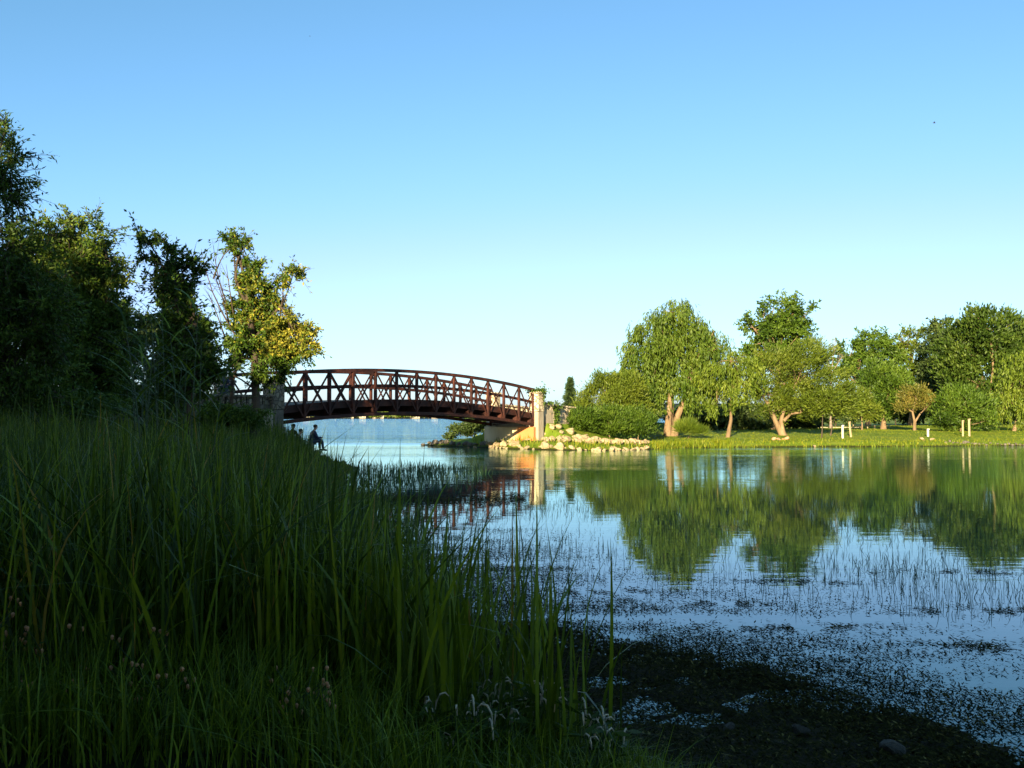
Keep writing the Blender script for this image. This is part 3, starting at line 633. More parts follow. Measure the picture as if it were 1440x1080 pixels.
left_tree('yellowing_tree', 'tree with yellowing sunlit leaves and bare twigs before the end of the bridge', 360, yy_,
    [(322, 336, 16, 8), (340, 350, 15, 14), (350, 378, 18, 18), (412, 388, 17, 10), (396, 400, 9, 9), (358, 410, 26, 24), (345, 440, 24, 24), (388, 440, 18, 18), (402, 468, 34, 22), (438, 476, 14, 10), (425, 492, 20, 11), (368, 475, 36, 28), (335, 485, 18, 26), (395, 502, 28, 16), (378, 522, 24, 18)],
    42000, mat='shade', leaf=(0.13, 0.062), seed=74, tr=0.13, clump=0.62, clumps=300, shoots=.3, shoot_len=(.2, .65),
    mats2=(M['gold'], lambda P, rg: (P[:, 2] > 4.1) & (rg.random(len(P)) < np.clip(.28 + .35 * (vnoise(P[:, 0], P[:, 2], .8, 75) > .5) + (P[:, 0] + 9.0) * 0.28 - .06 * np.abs(P[:, 2] - 5.4), 0.05, 0.85))),  # yellowing leaves, massed high and right to paint in the sunlit side too
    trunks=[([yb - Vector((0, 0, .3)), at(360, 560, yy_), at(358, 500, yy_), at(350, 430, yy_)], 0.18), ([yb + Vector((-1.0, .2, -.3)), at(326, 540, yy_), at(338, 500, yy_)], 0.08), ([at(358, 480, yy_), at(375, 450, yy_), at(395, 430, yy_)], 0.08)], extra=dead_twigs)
for k, (px, Y, its, lb) in enumerate((
    (60, 21, [(40, 560, 70, 30), (110, 565, 60, 26), (0, 540, 70, 50)], 'dark undergrowth bush beneath the tallest tree'),
    (190, 27, [(190, 560, 50, 24), (150, 550, 40, 24), (230, 565, 30, 18)], 'dark undergrowth bush beneath the dense rounded tree'),
    (325, 35, [(325, 586, 30, 14), (350, 590, 30, 12), (300, 584, 24, 14)], 'dark undergrowth bush around the foot of the yellowing tree'))):
    left_tree('undergrowth_bush', lb, px, Y, its, 9000, 'shade', leaf=(0.12, 0.05), tr=0.05, seed=80 + k, cat='bush', parts=('stem', 'foliage'), fill=.2, group='bushes under the left bank trees')
# trees outside the frame whose long evening shadows lie over the near bank and pond
def shade_tree(x, y, sc, seed, lb, nl=9000, lf=(0.7, 0.5)):
    z = tz(x, y); L = [(x, y, z + 6 * sc, 4.5 * sc, 4 * sc, 4.6 * sc), (x - 3 * sc, y + .5, z + 8.5 * sc, 3.5 * sc, 3.5 * sc, 3.2 * sc), (x + 3 * sc, y - .5, z + 8.5 * sc, 3.5 * sc, 3.5 * sc, 3.2 * sc), (x, y, z + 11 * sc, 3.4 * sc, 3.4 * sc, 3 * sc), (x - 3.5 * sc, y, z + 3.4 * sc, 3.2 * sc, 3 * sc, 3 * sc), (x + 3.5 * sc, y, z + 3.4 * sc, 3.2 * sc, 3 * sc, 3 * sc)]
    return plant('shade_tree', lb, 'tree', (x, y, z), L, nl, M['dark'], M['darkbark'], lf, seed=seed, trunk_r=0.3, group='trees behind the viewpoint' if y < 20 else None, fill=0.2, clumps=120)
for k, (x, y, sc) in enumerate(((-2, -14, .85), (6, -20, .9), (-9, -12, .8), (-16, -8, .8), (-20, -1, .82), (14, -26, .95), (-13, -22, .9), (-23, 8, .75), (23, -30, 1.0))):
    shade_tree(x, y, sc, 90 + k, 'broad dense tree outside the view shading the near bank')
left_tree('rear_shade_tree', 'dark broad tree added at the back of the left bank group to shade the bridge', 120, 33, [(100, 400, 55, 50), (150, 410, 38, 50), (60, 420, 60, 60), (120, 480, 70, 60), (80, 375, 40, 30), (150, 500, 40, 50), (198, 470, 18, 45), (232, 495, 22, 40)], 30000, 'dark', leaf=(.16, .09), tr=.2, seed=120, clump=.8)  # added behind the bank tree to shade the bridge end and the people
left_tree('rear_shade_tree', 'dark slender tree added behind the leaning sapling to shade the bridge', 255, 35, [(248, 425, 22, 36), (262, 470, 26, 40), (245, 520, 34, 40), (280, 505, 18, 36), (242, 392, 12, 14)], 20000, 'shade', leaf=(.15, .08), tr=.13, seed=122, clump=.75, clumps=180)  # added behind the sapling to block sun from the left half of the bridge
shade_tree(-18.5, 25, .62, 121, 'dark broad tree added outside the left of the view to shade the bridge', 22000, (0.25, 0.15))  # unseen tree added to cast shade on the left end of the bridge

# ------------------------------------------------------------------ bridge
NP = 13
LEN = (BR_R - BR_L).length
def chord(t, far=0):      # t 0 right .. 1 left : top z, bottom z
    arch = 0.56 * (1 - (2 * t - 1) ** 2)
    zt = 3.55 + 0.25 * t + arch; zb = 1.40 + 0.22 * t + arch
    return zt, zb
def bp_(t, side, z): p = BR_R.lerp(BR_L, t) + N_ * (DECKW * side); return Vector((p.x, p.y, z))
bridge = empty('footbridge', MID_L, 'arched rust red steel truss footbridge crossing from the dark bank to the rocky shore', 'bridge')
def bpart(name, fn, mat='steel', bevel=0.0):
    mb = MB(); fn(mb); o = mb.build(name, M[mat], bridge, bevel=bevel); o.location = -MID_L; return o
for side in (0, 1):
    NS = 26
    def tc_(mb, side=side):
        for k in range(NS):
            a, b = k / NS, (k + 1) / NS; mb.beam(bp_(a, side, chord(a)[0]), bp_(b, side, chord(b)[0]), 0.15, 0.16)
    def bc_(mb, side=side):
        for k in range(NS):
            a, b = k / NS, (k + 1) / NS; mb.beam(bp_(a, side, chord(a)[1]), bp_(b, side, chord(b)[1]), 0.15, 0.16)
    def mr_(mb, side=side):
        for k in range(NS):
            a, b = k / NS, (k + 1) / NS; za = chord(a)[1] + 1.40; zb = chord(b)[1] + 1.40
            mb.beam(bp_(a, side, za) + N_ * (0.1 if side == 0 else -0.1), bp_(b, side, zb) + N_ * (0.1 if side == 0 else -0.1), 0.05, 0.16)
    def st_(mb, side=side):
        for k in range(NS):
            a, b = k / NS, (k + 1) / NS; za = chord(a)[1] + 0.55; zb = chord(b)[1] + 0.55; q = N_ * (0.12 if side == 0 else -0.12)
            mb.beam(bp_(a, side, za) + q, bp_(b, side, zb) + q, 0.07, 0.34)
    bpart('top_chord', tc_); bpart('bottom_chord', bc_); bpart('mid_rail', mr_); bpart('stringer', st_)
    for k in range(NP + 1):
        t = k / NP; zt, zb = chord(t)
        bpart('post', lambda mb: mb.beam(bp_(t, side, zb + 0.083), bp_(t, side, zt - 0.083), 0.13 if k not in (0, NP) else 0.16, 0.12))
    for k in range(NP):
        a, b = k / NP, (k + 1) / NP
        e = 0.018
        for s_, (t0, t1) in enumerate(((a, b), (b, a))):
            off = N_ * (e if s_ else -e)
            bpart('brace', lambda mb: mb.beam(bp_(t0, side, chord(t0)[1] + 0.06) + off, bp_(t1, side, chord(t1)[0] - 0.06) + off, 0.035, 0.08))
def dk(mb):
    for k in range(26):
        a, b = k / 26, (k + 1) / 26; za, zb = chord(a)[1] + 0.70, chord(b)[1] + 0.70
        p = [bp_(a, 0.06, za), bp_(a, 0.94, za), bp_(b, 0.94, zb), bp_(b, 0.06, zb)]
        mb.hexa([q - Vector((0, 0, 0.06)) for q in p] + p)
bpart('deck', dk, 'deck')
for k in range(NP + 1):
    t = k / NP; bpart('floor_beam', lambda mb: mb.beam(bp_(t, 0.035, chord(t)[1] + 0.28), bp_(t, 0.965, chord(t)[1] + 0.28), 0.14, 0.36))
for k in range(0, NP, 1):
    a, b = k / NP, (k + 1) / NP
    bpart('lateral_brace', lambda mb: mb.beam(bp_(a if k % 2 else b, 0.05, chord(a if k % 2 else b)[1]), bp_(b if k % 2 else a, 0.95, chord(b if k % 2 else a)[1]), 0.06, 0.06))

RZ = math.atan2(U.y, U.x)
def frame_box(mb, org, D, s0, s1, q0, q1, z0, z1):
    """box in bridge axes: s along D from org, q towards the far side"""
    P = []
    for z in (z0, z1):
        for s, q in ((s0, q0), (s1, q0), (s1, q1), (s0, q1)):
            p = org + D * s + N_ * q; P.append(Vector((p.x, p.y, z)))
    mb.hexa(P)
# right abutment; object axes: x from far side to near side so that rust sits at the near end
def local_box(name, mat, parent_name_label, org, rz, dims, bevel=0.03):
    pass
ab = empty('abutment', MID_R, 'cream concrete bridge abutment streaked orange with rust above the waterline rocks', 'abutment', rz=math.atan2(-N_.y, -N_.x))
mb = MB(); 
def loc_hexa(mb, x0, x1, y0, y1, z0, z1, zs=None):
    P = [(x0, y0, z0), (x1, y0, z0), (x1, y1, z0), (x0, y1, z0), (x0, y0, z1), (x1, y0, z1), (x1, y1, z1), (x0, y1, z1)]
    mb.hexa([Vector(p) for p in P])
# local x = towards the near side, local y = towards +U  (rotation: x axis -> -N, y axis -> ?)
ya = Vector((-math.sin(ab.rotation_euler.z), math.cos(ab.rotation_euler.z), 0)); sg = 1 if ya.dot(U) > 0 else -1
loc_hexa(mb, -1.95, 1.78, -0.25 if sg > 0 else -1.2, 1.2 if sg > 0 else 0.25, -0.6, 1.28)
mb.build('footing', M['concrete_rust'], ab, bevel=0.03)
mb = MB(); loc_hexa(mb, -1.95, 1.78, (0.35 if sg > 0 else -1.2), (1.2 if sg > 0 else -0.35), 1.282, 1.98); mb.build('back_wall', M['concrete'], ab, bevel=0.02)

def wing(name, label, org, D, q, L, ztop0, ztop1, zbot, mat='concrete', stn='stone', bal=True, par_label=None, grp=None):
    root = empty(name, org + N_ * q, label, 'wall', grp)
    O = Vector(root.location)
    def bd(mb, nm, mt, bev=0.02):
        o = mb.build(nm, M[mt], root, bevel=bev); o.location = -O; return o
    mb = MB(); n = max(1, round(L / 1.6))
    for k in range(n):
        s0 = 0.62 + (L - .62) * k / n; s1 = 0.62 + (L - .62) * (k + 1) / n - 0.03; zt = ztop0 + (ztop1 - ztop0) * (k + .5) / n
        frame_box(mb, org, D, s0, s1, q - .13, q + .13, zbot, zt - 0.02)
    bd(mb, 'panel_wall', mat)
    mb = MB()
    P = []
    for dz in (0.30, 0.40):
        for s, qq in ((0.6, q - .2), (L, q - .2), (L, q + .2), (0.6, q + .2)):
            p = org + D * s + N_ * qq; zt = ztop0 + (ztop1 - ztop0) * (s / L); P.append(Vector((p.x, p.y, zt + dz)))
    mb.hexa(P); bd(mb, 'coping', stn)
    mb = MB(); k = 0; s = 0.66
    rg = random.Random(4)
    while s < L - .1:
        p = org + D * s + N_ * q; zt = ztop0 + (ztop1 - ztop0) * (s / L); wdt = rg.uniform(.14, .3)
        mb.box((p.x, p.y, zt + .14), (wdt, .2, .318), RZ); s += wdt + rg.uniform(.03, .12)
    bd(mb, 'parapet_stones', stn)
    return root, bd
wing('wing_wall', 'concrete wing wall with pale stone parapet running back from the sunlit pillar', BR_R, U, -0.05, 4.9, 2.38, 2.12, 0.2)
wing('wing_wall', 'concrete wing wall hidden on the far side of the sunlit pillar', BR_R, U, DECKW + .05, 4.9, 2.38, 2.12, 0.2)
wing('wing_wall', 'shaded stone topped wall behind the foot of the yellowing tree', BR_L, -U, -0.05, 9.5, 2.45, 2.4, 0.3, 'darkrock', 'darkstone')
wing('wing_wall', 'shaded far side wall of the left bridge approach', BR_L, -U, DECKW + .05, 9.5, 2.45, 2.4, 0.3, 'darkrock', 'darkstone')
def pillar(org, D, q, ztop, label, sm='concrete', st='stone'):
    c = org + D * 0.30 + N_ * q; root = empty('stone_pillar', (c.x, c.y, 0.2), label, 'pillar', None, RZ)
    mb = MB(); mb.box((0, 0, 0.95), (0.62, 0.62, 2.1)); mb.build('shaft', M[sm], root, bevel=.02)
    mb = MB(); mb.box((0, 0, 2.0 + (ztop - 2.3) / 2), (0.68, 0.68, ztop - 2.32)); mb.build('stonework', M[st], root, bevel=.03)
    mb = MB(); mb.box((0, 0, ztop - 0.2 - .04), (0.80, 0.80, 0.12)); mb.build('cap', M[st], root, bevel=.02); return root
pillar(BR_R, U, -0.05, 3.42, 'tall sunlit stone pillar at the right end of the bridge with ivy on top')
pillar(BR_R, U, DECKW + .05, 3.42, 'stone pillar behind the far truss at the right end of the bridge')
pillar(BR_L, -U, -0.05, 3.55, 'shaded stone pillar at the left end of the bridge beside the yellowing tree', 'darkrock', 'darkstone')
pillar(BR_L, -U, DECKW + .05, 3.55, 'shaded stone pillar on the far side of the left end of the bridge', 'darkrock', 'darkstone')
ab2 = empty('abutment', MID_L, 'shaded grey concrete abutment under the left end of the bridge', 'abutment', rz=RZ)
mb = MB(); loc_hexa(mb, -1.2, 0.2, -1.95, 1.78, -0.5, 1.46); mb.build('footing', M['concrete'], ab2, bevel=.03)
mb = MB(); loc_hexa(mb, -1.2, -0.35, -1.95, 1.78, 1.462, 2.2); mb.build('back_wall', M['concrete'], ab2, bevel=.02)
# ivy on the sunny pillar and wing wall
def vine(label, pts, n, seed):
    rg = np.random.default_rng(seed); P = []
    for (p, r, k) in pts: P.append(np.array(p) + rg.normal(size=(k, 3)) * np.array(r))
    P = np.concatenate(P); o0 = P.mean(0); o0[2] = P[:, 2].min(); D = rg.normal(size=P.shape) + [-.3, -.5, -.8]
    Vv, Ff = leaf_quads(P - o0, D, rg.uniform(.08, .16, len(P)), rg.uniform(.06, .11, len(P)), rg)
    o = np_mesh('ivy', Vv, Ff, M['green'], None, {'var': np.repeat(rg.random(len(P)), 4)}, loc=tuple(o0)); tag(o, label, 'ivy'); return o
pc = BR_R + U * .3 - N_ * .05
vine('ivy spilling over the top of the sunlit stone pillar', [((pc.x + .05, pc.y, 3.5), (.3, .25, .08), 500), ((pc.x + .42, pc.y + .1, 3.15), (.08, .15, .3), 260)], 0, 3)
pv = BR_R + U * 2.2 - N_ * .25; pv2 = BR_R + U * 1.3 - N_ * .2
vine('ivy trailing down the middle of the stone parapet wall', [((pv.x, pv.y, 2.5), (.22, .2, .16), 240), ((pv.x + .05, pv.y, 1.9), (.10, .15, .35), 350), ((pv2.x, pv2.y, 2.78), (.4, .35, .05), 180)], 0, 4)

# ------------------------------------------------------------------ rocks
def rock_mesh(seed, mat):
    import bmesh
    bm = bmesh.new(); bmesh.ops.create_icosphere(bm, subdivisions=2, radius=0.5); rg = np.random.default_rng(seed)
    planes = unit(rg.normal(size=(12, 3))); offs = rg.uniform(.24, .42, 12); st = rg.uniform(.75, 1.2, 3)
    for v in bm.verts:
        c = np.array(v.co)
        for p, f in zip(planes, offs):
            dd = c @ p - f
            if dd > 0: c = c - p * dd * 0.97
        c = c * st; c += rg.normal(size=3) * 0.008; v.co = c
    me = bpy.data.meshes.new('rock'); bm.to_mesh(me); bm.free(); me.materials.append(mat)
    return me
RM = [rock_mesh(200 + k, M['rock']) for k in range(8)]; RD = [rock_mesh(220 + k, M['darkrock']) for k in range(5)]; RR = [rock_mesh(240 + k, M['redrock']) for k in range(3)]
rr = random.Random(3)
M['neardarkstone'] = surf_mat('near_dark_stone', [(0.3, (0.018, 0.016, 0.01)), (0.7, (0.06, 0.05, 0.032))], 12, 0.8, 0.6, 30)  # very dark stone tone for the near mud
RW = [rock_mesh(260 + k, M['neardarkstone']) for k in range(2)]
def rock(x, y, s, meshes, label, group, sink=0.3, flat=0.8):
    o = bpy.data.objects.new('rock', rr.choice(meshes)); COL.objects.link(o)
    o.scale = (s * rr.uniform(.85, 1.2), s * rr.uniform(.85, 1.2), s * rr.uniform(.75, 1.1) * flat); o.rotation_euler = (rr.uniform(-.4, .4), rr.uniform(-.4, .4), rr.uniform(0, 6.28))
    o.location = (x, y, max(tz(x, y), -0.08) + o.scale[2] * (0.5 - sink)); return tag(o, label, 'rock', group)
def along(poly, i0, i1, stepf):
    pts = [Vector((*poly[i], 0)) for i in range(i0, i1 + 1)]; out = []; carry = 0
    for a, b in zip(pts[:-1], pts[1:]):
        L = (b - a).length; s = carry
        while s < L:
            out.append(a.lerp(b, s / L)); s += stepf()
        carry = s - L
    return out
for p in along(B_POLY, 2, 6, lambda: rr.uniform(.22, .5)):
    c = Vector((3, 64, 0)) - p; c.normalize(); q = p + c * rr.uniform(-.1, .35)
    rock(q.x, q.y, rr.choice((.2, .28, .36, .5, .62)) * rr.uniform(.85, 1.15), RM, 'pale sunlit boulder in the row along the waterline right of the bridge', 'pale boulders in the waterline row')
for k in range(170):
    t = rr.random(); px = 762 + 150 * t; Yb = 57.5 + rr.uniform(.6, 5.5) * (1 - 0.45 * t)
    p = at(px, 610, Yb + (0 if px < 860 else (px - 860) * .04)); 
    if tz(p.x, p.y) < 0.15: continue
    if vnoise(p.x, p.y, 0.9, 55) < 0.33: continue
    rock(p.x, p.y, rr.uniform(.2, .58), RM, 'pale sunlit boulder in the grass of the slope right of the bridge', 'pale boulders on the grassy slope', sink=.12)
for p in along(B_POLY, 0, 2, lambda: rr.uniform(.3, .6)):
    rock(p.x + rr.uniform(0, .6), p.y + rr.uniform(0, .5), rr.uniform(.3, .6), RD, 'dark shaded boulder on the spit under the bridge', 'dark boulders on the spit under the bridge')
for k in range(22):
    p = bp_(rr.uniform(-.02, .08), rr.uniform(-.1, 1.1), 0); p = p - U * .2
    rock(p.x - U.x * rr.uniform(.2, 1.1), p.y - U.y * rr.uniform(.2, 1.1), rr.uniform(.25, .5), RM, 'boulder heaped against the foot of the orange stained abutment', 'boulders at the foot of the abutment')
for p in along(A_POLY, 12, 17, lambda: rr.uniform(.3, .6)):
    rock(p.x - rr.uniform(0, .9), p.y, rr.uniform(.18, .42), RD, 'dark boulder on the tip of the shaded left bank', 'dark boulders on the tip of the left bank')
for k, px in enumerate((1088, 1094, 1101, 1106)):
    p = at(px, 620, 65.5 + k * .2); rock(p.x, p.y, rr.uniform(.25, .38), RR, 'reddish stone in the small heap on the lawn bank', 'reddish stones heaped on the lawn bank', .2)
for px, Y, s, lb in ((1096, 64.3, .2, 'small white stone below the reddish stones'), (1145, 62.6, .26, 'small white stone alone at the water edge'), (1297, 66.5, .42, 'left white stone of the pair on the lawn bank'), (1311, 66, .36, 'right white stone of the pair on the lawn bank')):
    p = at(px, 620, Y); rock(p.x, p.y, s, RM, lb, None, .1)
for px, py, s, lb in ((1025, 1012, .11, 'pale stone alone on the near mud'), (1125, 1020, .13, 'brown stone half sunk in the near mud'), (1260, 1045, .2, 'long low stone in the mud near the water')):
    Y = EYE * 1400 / (py - 586) * .97; p = at(px, py, Y); rock(p.x, p.y, s, RW, lb, None, .3, .6)
for k in range(26):
    p = at(1330 + k * 5.2, 625, 65.2 + rr.uniform(-.2, .3)); rock(p.x, p.y, rr.uniform(.12, .3), RD, 'small stone at the water edge below the spreading bush', 'small stones along the far water edge')

# ------------------------------------------------------------------ posts and small things on the lawn
def post(px, Y, ytop, wdt, mat, label, lean=0.0, nm='lawn_post', cap=True):
    b = gbase(px, Y); H = at(px, ytop, Y).z - b.z; root = empty(nm, b, label, 'post')
    mb = MB(); mb.beam((0, 0, -.2), (lean, 0, H), wdt, wdt); mb.build('shaft', M[mat], root, bevel=.01)
    if cap: mb = MB(); mb.box((lean, 0, H + .03), (wdt * 1.25, wdt * 1.25, .06)); mb.build('cap', M[mat], root)
    return root
post(1185, 70, 599, .12, 'white', 'white square post left of the leaning yellow stake')
post(1197, 71, 594, .12, 'tan', 'yellowish leaning wooden stake right of the white post', -.12)
post(1305, 72, 604, .13, 'white', 'short white marker post on the open lawn')
post(1354, 72, 592, .11, 'tan', 'left pale timber post before the spreading bush')
post(1363, 72, 590, .13, 'tan', 'right taller pale timber post before the spreading bush')
# low pale kerb-like wall behind the saplings
lw_ = empty('garden_wall', gbase(1175, 108), 'low pale wall glimpsed beyond the lawn behind the saplings', 'wall')
mb = MB(); a = gbase(1140, 108); b = gbase(1208, 108); c0 = lw_.location
for k in range(8):
    p0 = a.lerp(b, k / 8) - c0; p1 = a.lerp(b, (k + 1) / 8) - c0 - Vector((.04, 0, 0)); mb.beam(p0 + Vector((0, 0, -.16)), p1 + Vector((0, 0, -.16)), .3, .5 + .04 * (k % 2))
mb.build('wall_body', M['concrete'], lw_)
for k in range(6):
    p_ = gbase(1200 + 10 * k, 98); post(1200 + 10 * k, 98, 597 + (k % 2), .12, 'tan', 'weathered timber stake in the row behind the lawn', nm='fence_stake', cap=False)['group'] = 'row of timber stakes behind the lawn'

# ------------------------------------------------------------------ far shore across the lake
ftm = []
for k in range(3):
    rg = np.random.default_rng(300 + k); n = 700; d = unit(rg.normal(size=(n, 3))) * (rg.random((n, 1)) ** .4); P = d * [3.6, 3.6, 3.2] * (0.85 + .3 * vnoise(d[:, 0] * 5, d[:, 2] * 5, 1, k)[:, None]) + [0, 0, 4.4]
    Vv, Ff = leaf_quads(P, rg.normal(size=(n, 3)), np.full(n, 1.5), np.full(n, .9), rg)
    root = empty('far_tree', (-130, 912, 0), '', 'tree'); cr = np_mesh('crown', Vv, Ff, M[('farleaf', 'yellowwillow', 'olive')[k]], root, {'var': np.repeat(rg.random(n), 4)})
    mb = MB(); mb.tube([(0, 0, -1), (0, 0, 3), (0, 0, 5)], [.35, .28, .15], 5, cap=False); mb.build('trunk', M['darkbark'], root); ftm.append(root)
rg = random.Random(9); used = set()
for k in range(46):
    src = ftm[k % 3]; o = src if k < 3 else copy_tree(src)
    x = -232 + k * 4.2 + rg.uniform(-1.5, 1.5); y = 903 + rg.uniform(0, 20); s = rg.uniform(.65, 1.35)
    o.location = (x, y, tz(x, y)); o.scale = (s, s, s * rg.uniform(.75, 1.1)); o.rotation_euler = (0, 0, rg.uniform(0, 6))
    tag(o, 'small distant tree in the line on the far shore seen under the bridge', 'tree', 'distant trees on the far shore')
def far_house(x, y, wd, ht, label, seed, roofc='roof'):
    z = tz(x, y); root = empty('lake_house', (x, y, z), label, 'house'); mb = MB(); mb.box((0, 0, ht / 2 - .5), (wd, 7, ht + 1)); mb.build('wall', M['farwall'], root)
    mb = MB(); h = wd / 2 + .4
    mb.hexa([(-h, -4, ht), (h, -4, ht), (h, 4, ht), (-h, 4, ht), (-h + .3, -.3, ht + 2.2), (h - .3, -.3, ht + 2.2), (h - .3, .3, ht + 2.2), (-h + .3, .3, ht + 2.2)]); mb.build('roof', M[roofc], root)
    n = max(2, int(wd / 3))
    for k in range(n):
        mb = MB(); mb.box((-wd / 2 + wd * (k + .5) / n, -3.52, ht * .5), (1.2, .1, 1.3)); mb.build('window', M['glass'], root)
    return root
for k, (px, wd, ht, lb) in enumerate(((434, 8, 3.2, 'leftmost pale house on the far shore under the bridge'), (470, 7, 3, 'second pale house from the left on the far shore'), (492, 10, 3.6, 'pale house left of the centre of the far shore'), (512, 7, 3, 'small pale house just left of the widest far house'),
        (533, 13, 3.8, 'widest pale house near the middle of the far shore'), (562, 6, 4.5, 'narrow tall pale house on the far shore'), (586, 9, 3, 'pale house right of the narrow tall one'), (612, 7, 2.8, 'rightmost pale house on the far shore'))):
    p = at(px, 587, 915); far_house(p.x, 909 + 3 * (k % 3), wd * .8, ht * .7, lb, k)
rg = np.random.default_rng(77); n = 26000
x = rg.uniform(-1100, 700, n); hgt = 5 + 6 * vnoise(x, x * 0, 14, 2) + 2.5 * vnoise(x, x * 0, 4, 5); y = 945 + rg.uniform(0, 26, n) + np.abs(x + 100) * .05; P = np.stack([x, y, ter(x, y) + hgt * rg.random(n) ** .7], 1)
Vv, Ff = leaf_quads(P, rg.normal(size=(n, 3)), rg.uniform(1.6, 3, n), rg.uniform(1.2, 2, n), rg)
o = np_mesh('distant_wood', Vv, Ff, M['green'], None, {'var': np.repeat(rg.random(n), 4)}); tag(o, 'long wooded skyline of the far lake shore', 'wood', kind='stuff')

# ------------------------------------------------------------------ blades (reeds, grass) as curved ribbons
def ribbons(x, y, z0, H, W, lean, az, bend, seg, var, rg):
    n = len(x); t = np.linspace(0, 1, seg + 1)[None, :]; H = H[:, None]; 
    hx = np.cos(az)[:, None]; hy = np.sin(az)[:, None]
    out = H * (lean[:, None] * t + bend[:, None] * t ** 2.6); up = H * (t - 0.45 * np.abs(bend[:, None]) * t ** 3)
    cx = x[:, None] + hx * out; cy = y[:, None] + hy * out; cz = z0[:, None] + up
    fa = az + math.pi / 2 + rg.normal(size=n) * .6; wx = np.cos(fa)[:, None]; wy = np.sin(fa)[:, None]
    w_ = W[:, None] * np.clip(0.75 + 0.5 * t - 1.25 * t ** 3, 0.04, 1) / 2
    A = np.stack([cx - wx * w_, cy - wy * w_, cz], -1); B = np.stack([cx + wx * w_, cy + wy * w_, cz], -1)
    V = np.stack([A, B], 2).reshape(-1, 3); k = 2 * (seg + 1)
    b = (np.arange(n) * k)[:, None]; s = np.arange(seg)[None, :] * 2
    F = np.stack([b + s, b + s + 1, b + s + 3, b + s + 2], -1).reshape(-1, 4)
    return V, F, np.repeat(var, k)
def field(name, label, cat, x, y, H, W, lean, az, bend, seg, var, mat, rg, zoff=-0.03, zf=None):
    z0 = (ter(x, y) if zf is None else zf) + zoff
    V, F, v = ribbons(x, y, z0, H, W, lean, az, bend, seg, var, rg)
    o = np_mesh(name, V, F, mat, None, {'var': v}); return tag(o, label, cat, kind='stuff')

rg = np.random.default_rng(21)
# near reeds
EX = np.array([-1.2, -.52, -.30, -.24, -.157, -.09, -.04, .0, .05, .10, .14, .2]); EC = np.array([.03, .02, .005, -.010, -.045, -.058, -.060, -.072, -.105, -.15, -.21, -.30])
def skyline(x, y, n, rg, tall=.04): return EYE + y * (np.interp(x / y, EX, EC) - .06 * rg.random(n) ** 1.5 + .07 * (rg.random(n) < tall) * rg.random(n) + .03 * (vnoise(x, y, .7, 34) - .5))
n = 56000; x = rg.uniform(-9, 1.1, n); y = 4.3 + 12.3 * rg.random(n) ** 1.2
dAn = sdf(x, y, A_POLY)
edge = 0.62 - 0.22 * (y - 4.5)            # right edge of the stand
cl = vnoise(x, y, 0.26, 31) * .7 + vnoise(x, y, .9, 35) * .3
keep = (x < edge + 0.35 * (cl - .5)) & (np.abs(x) < 0.56 * y + 0.6) & (dAn > -0.9) & (y > 4.9 - .5 * (x < -1.4) + .5 * (cl - .5))
keep &= rg.random(n) < np.clip((edge - x) * 0.8 + 0.10, 0.04, 1) * np.clip(3.0 * cl - .75, .03, 1) * np.interp(x / y, [-.18, -.13, 0, .05], [1, .7, .68, .9])
x, y, dAn, cl = x[keep], y[keep], dAn[keep], cl[keep]; n = len(x)
H = np.clip(skyline(x, y, n, rg) - ter(x, y), .25, 1.9)
H *= np.where(rg.random(n) < np.interp(x / y, [-.3, -.15, 0], [.3, .35, .5]), rg.uniform(.4, .9, n), 1)
# a few broad sword-like blades in tufts
m = 420; tx = rg.uniform(-1.6, .35, 26); ty = rg.uniform(4.9, 6.4, 26); q = rg.integers(0, 26, m); bx_ = tx[q] + rg.normal(0, .07, m); by_ = ty[q] + rg.normal(0, .07, m)
bh = np.clip(skyline(bx_, by_, m, rg, .16) - ter(bx_, by_) + .04, .5, 1.9) * rg.uniform(.55, 1, m)
lone = [(505, 655, 5.2), (545, 612, 4.8), (560, 640, 5.3), (592, 660, 5.0), (612, 618, 4.9), (650, 600, 5.4), (642, 655, 5.1), (672, 668, 5.5), (700, 690, 5.2), (745, 738, 5.0), (770, 705, 5.3), (826, 735, 5.1), (838, 742, 5.15), (480, 628, 5.6), (462, 600, 5.5), (440, 590, 5.9)]
lp = [at(a, b, c) for a, b, c in lone]; nl = len(lone)
bx_ = np.concatenate([bx_, [p.x + .06 for p in lp]]); by_ = np.concatenate([by_, [p.y for p in lp]]); bh = np.concatenate([bh, [p.z - tz(p.x, p.y) + .04 for p in lp]]); m += nl
field('sword_reeds', 'tufts of broad bright green reed blades at the right edge of the stand', 'reeds', bx_, by_, bh, rg.uniform(.016, .028, m), rg.normal(0, .14, m), rg.uniform(0, 6.28, m), np.abs(rg.normal(0, .18, m)), 8, rg.uniform(.55, .95, m), M['reed'], rg)
field('reeds', 'dense stand of tall dark reeds on the near bank', 'reeds', x, y, H, 0.007 + 0.022 * rg.random(n) ** 1.7, rg.normal(0, .17, n), rg.uniform(0, 6.28, n), np.abs(rg.normal(0, .28, n)) + (rg.random(n) < .10) * .6, 7, np.clip(rg.random(n) ** 1.3 * .95 + (rg.random(n) > .96) * .5, 0, 1), M['reed'], rg)
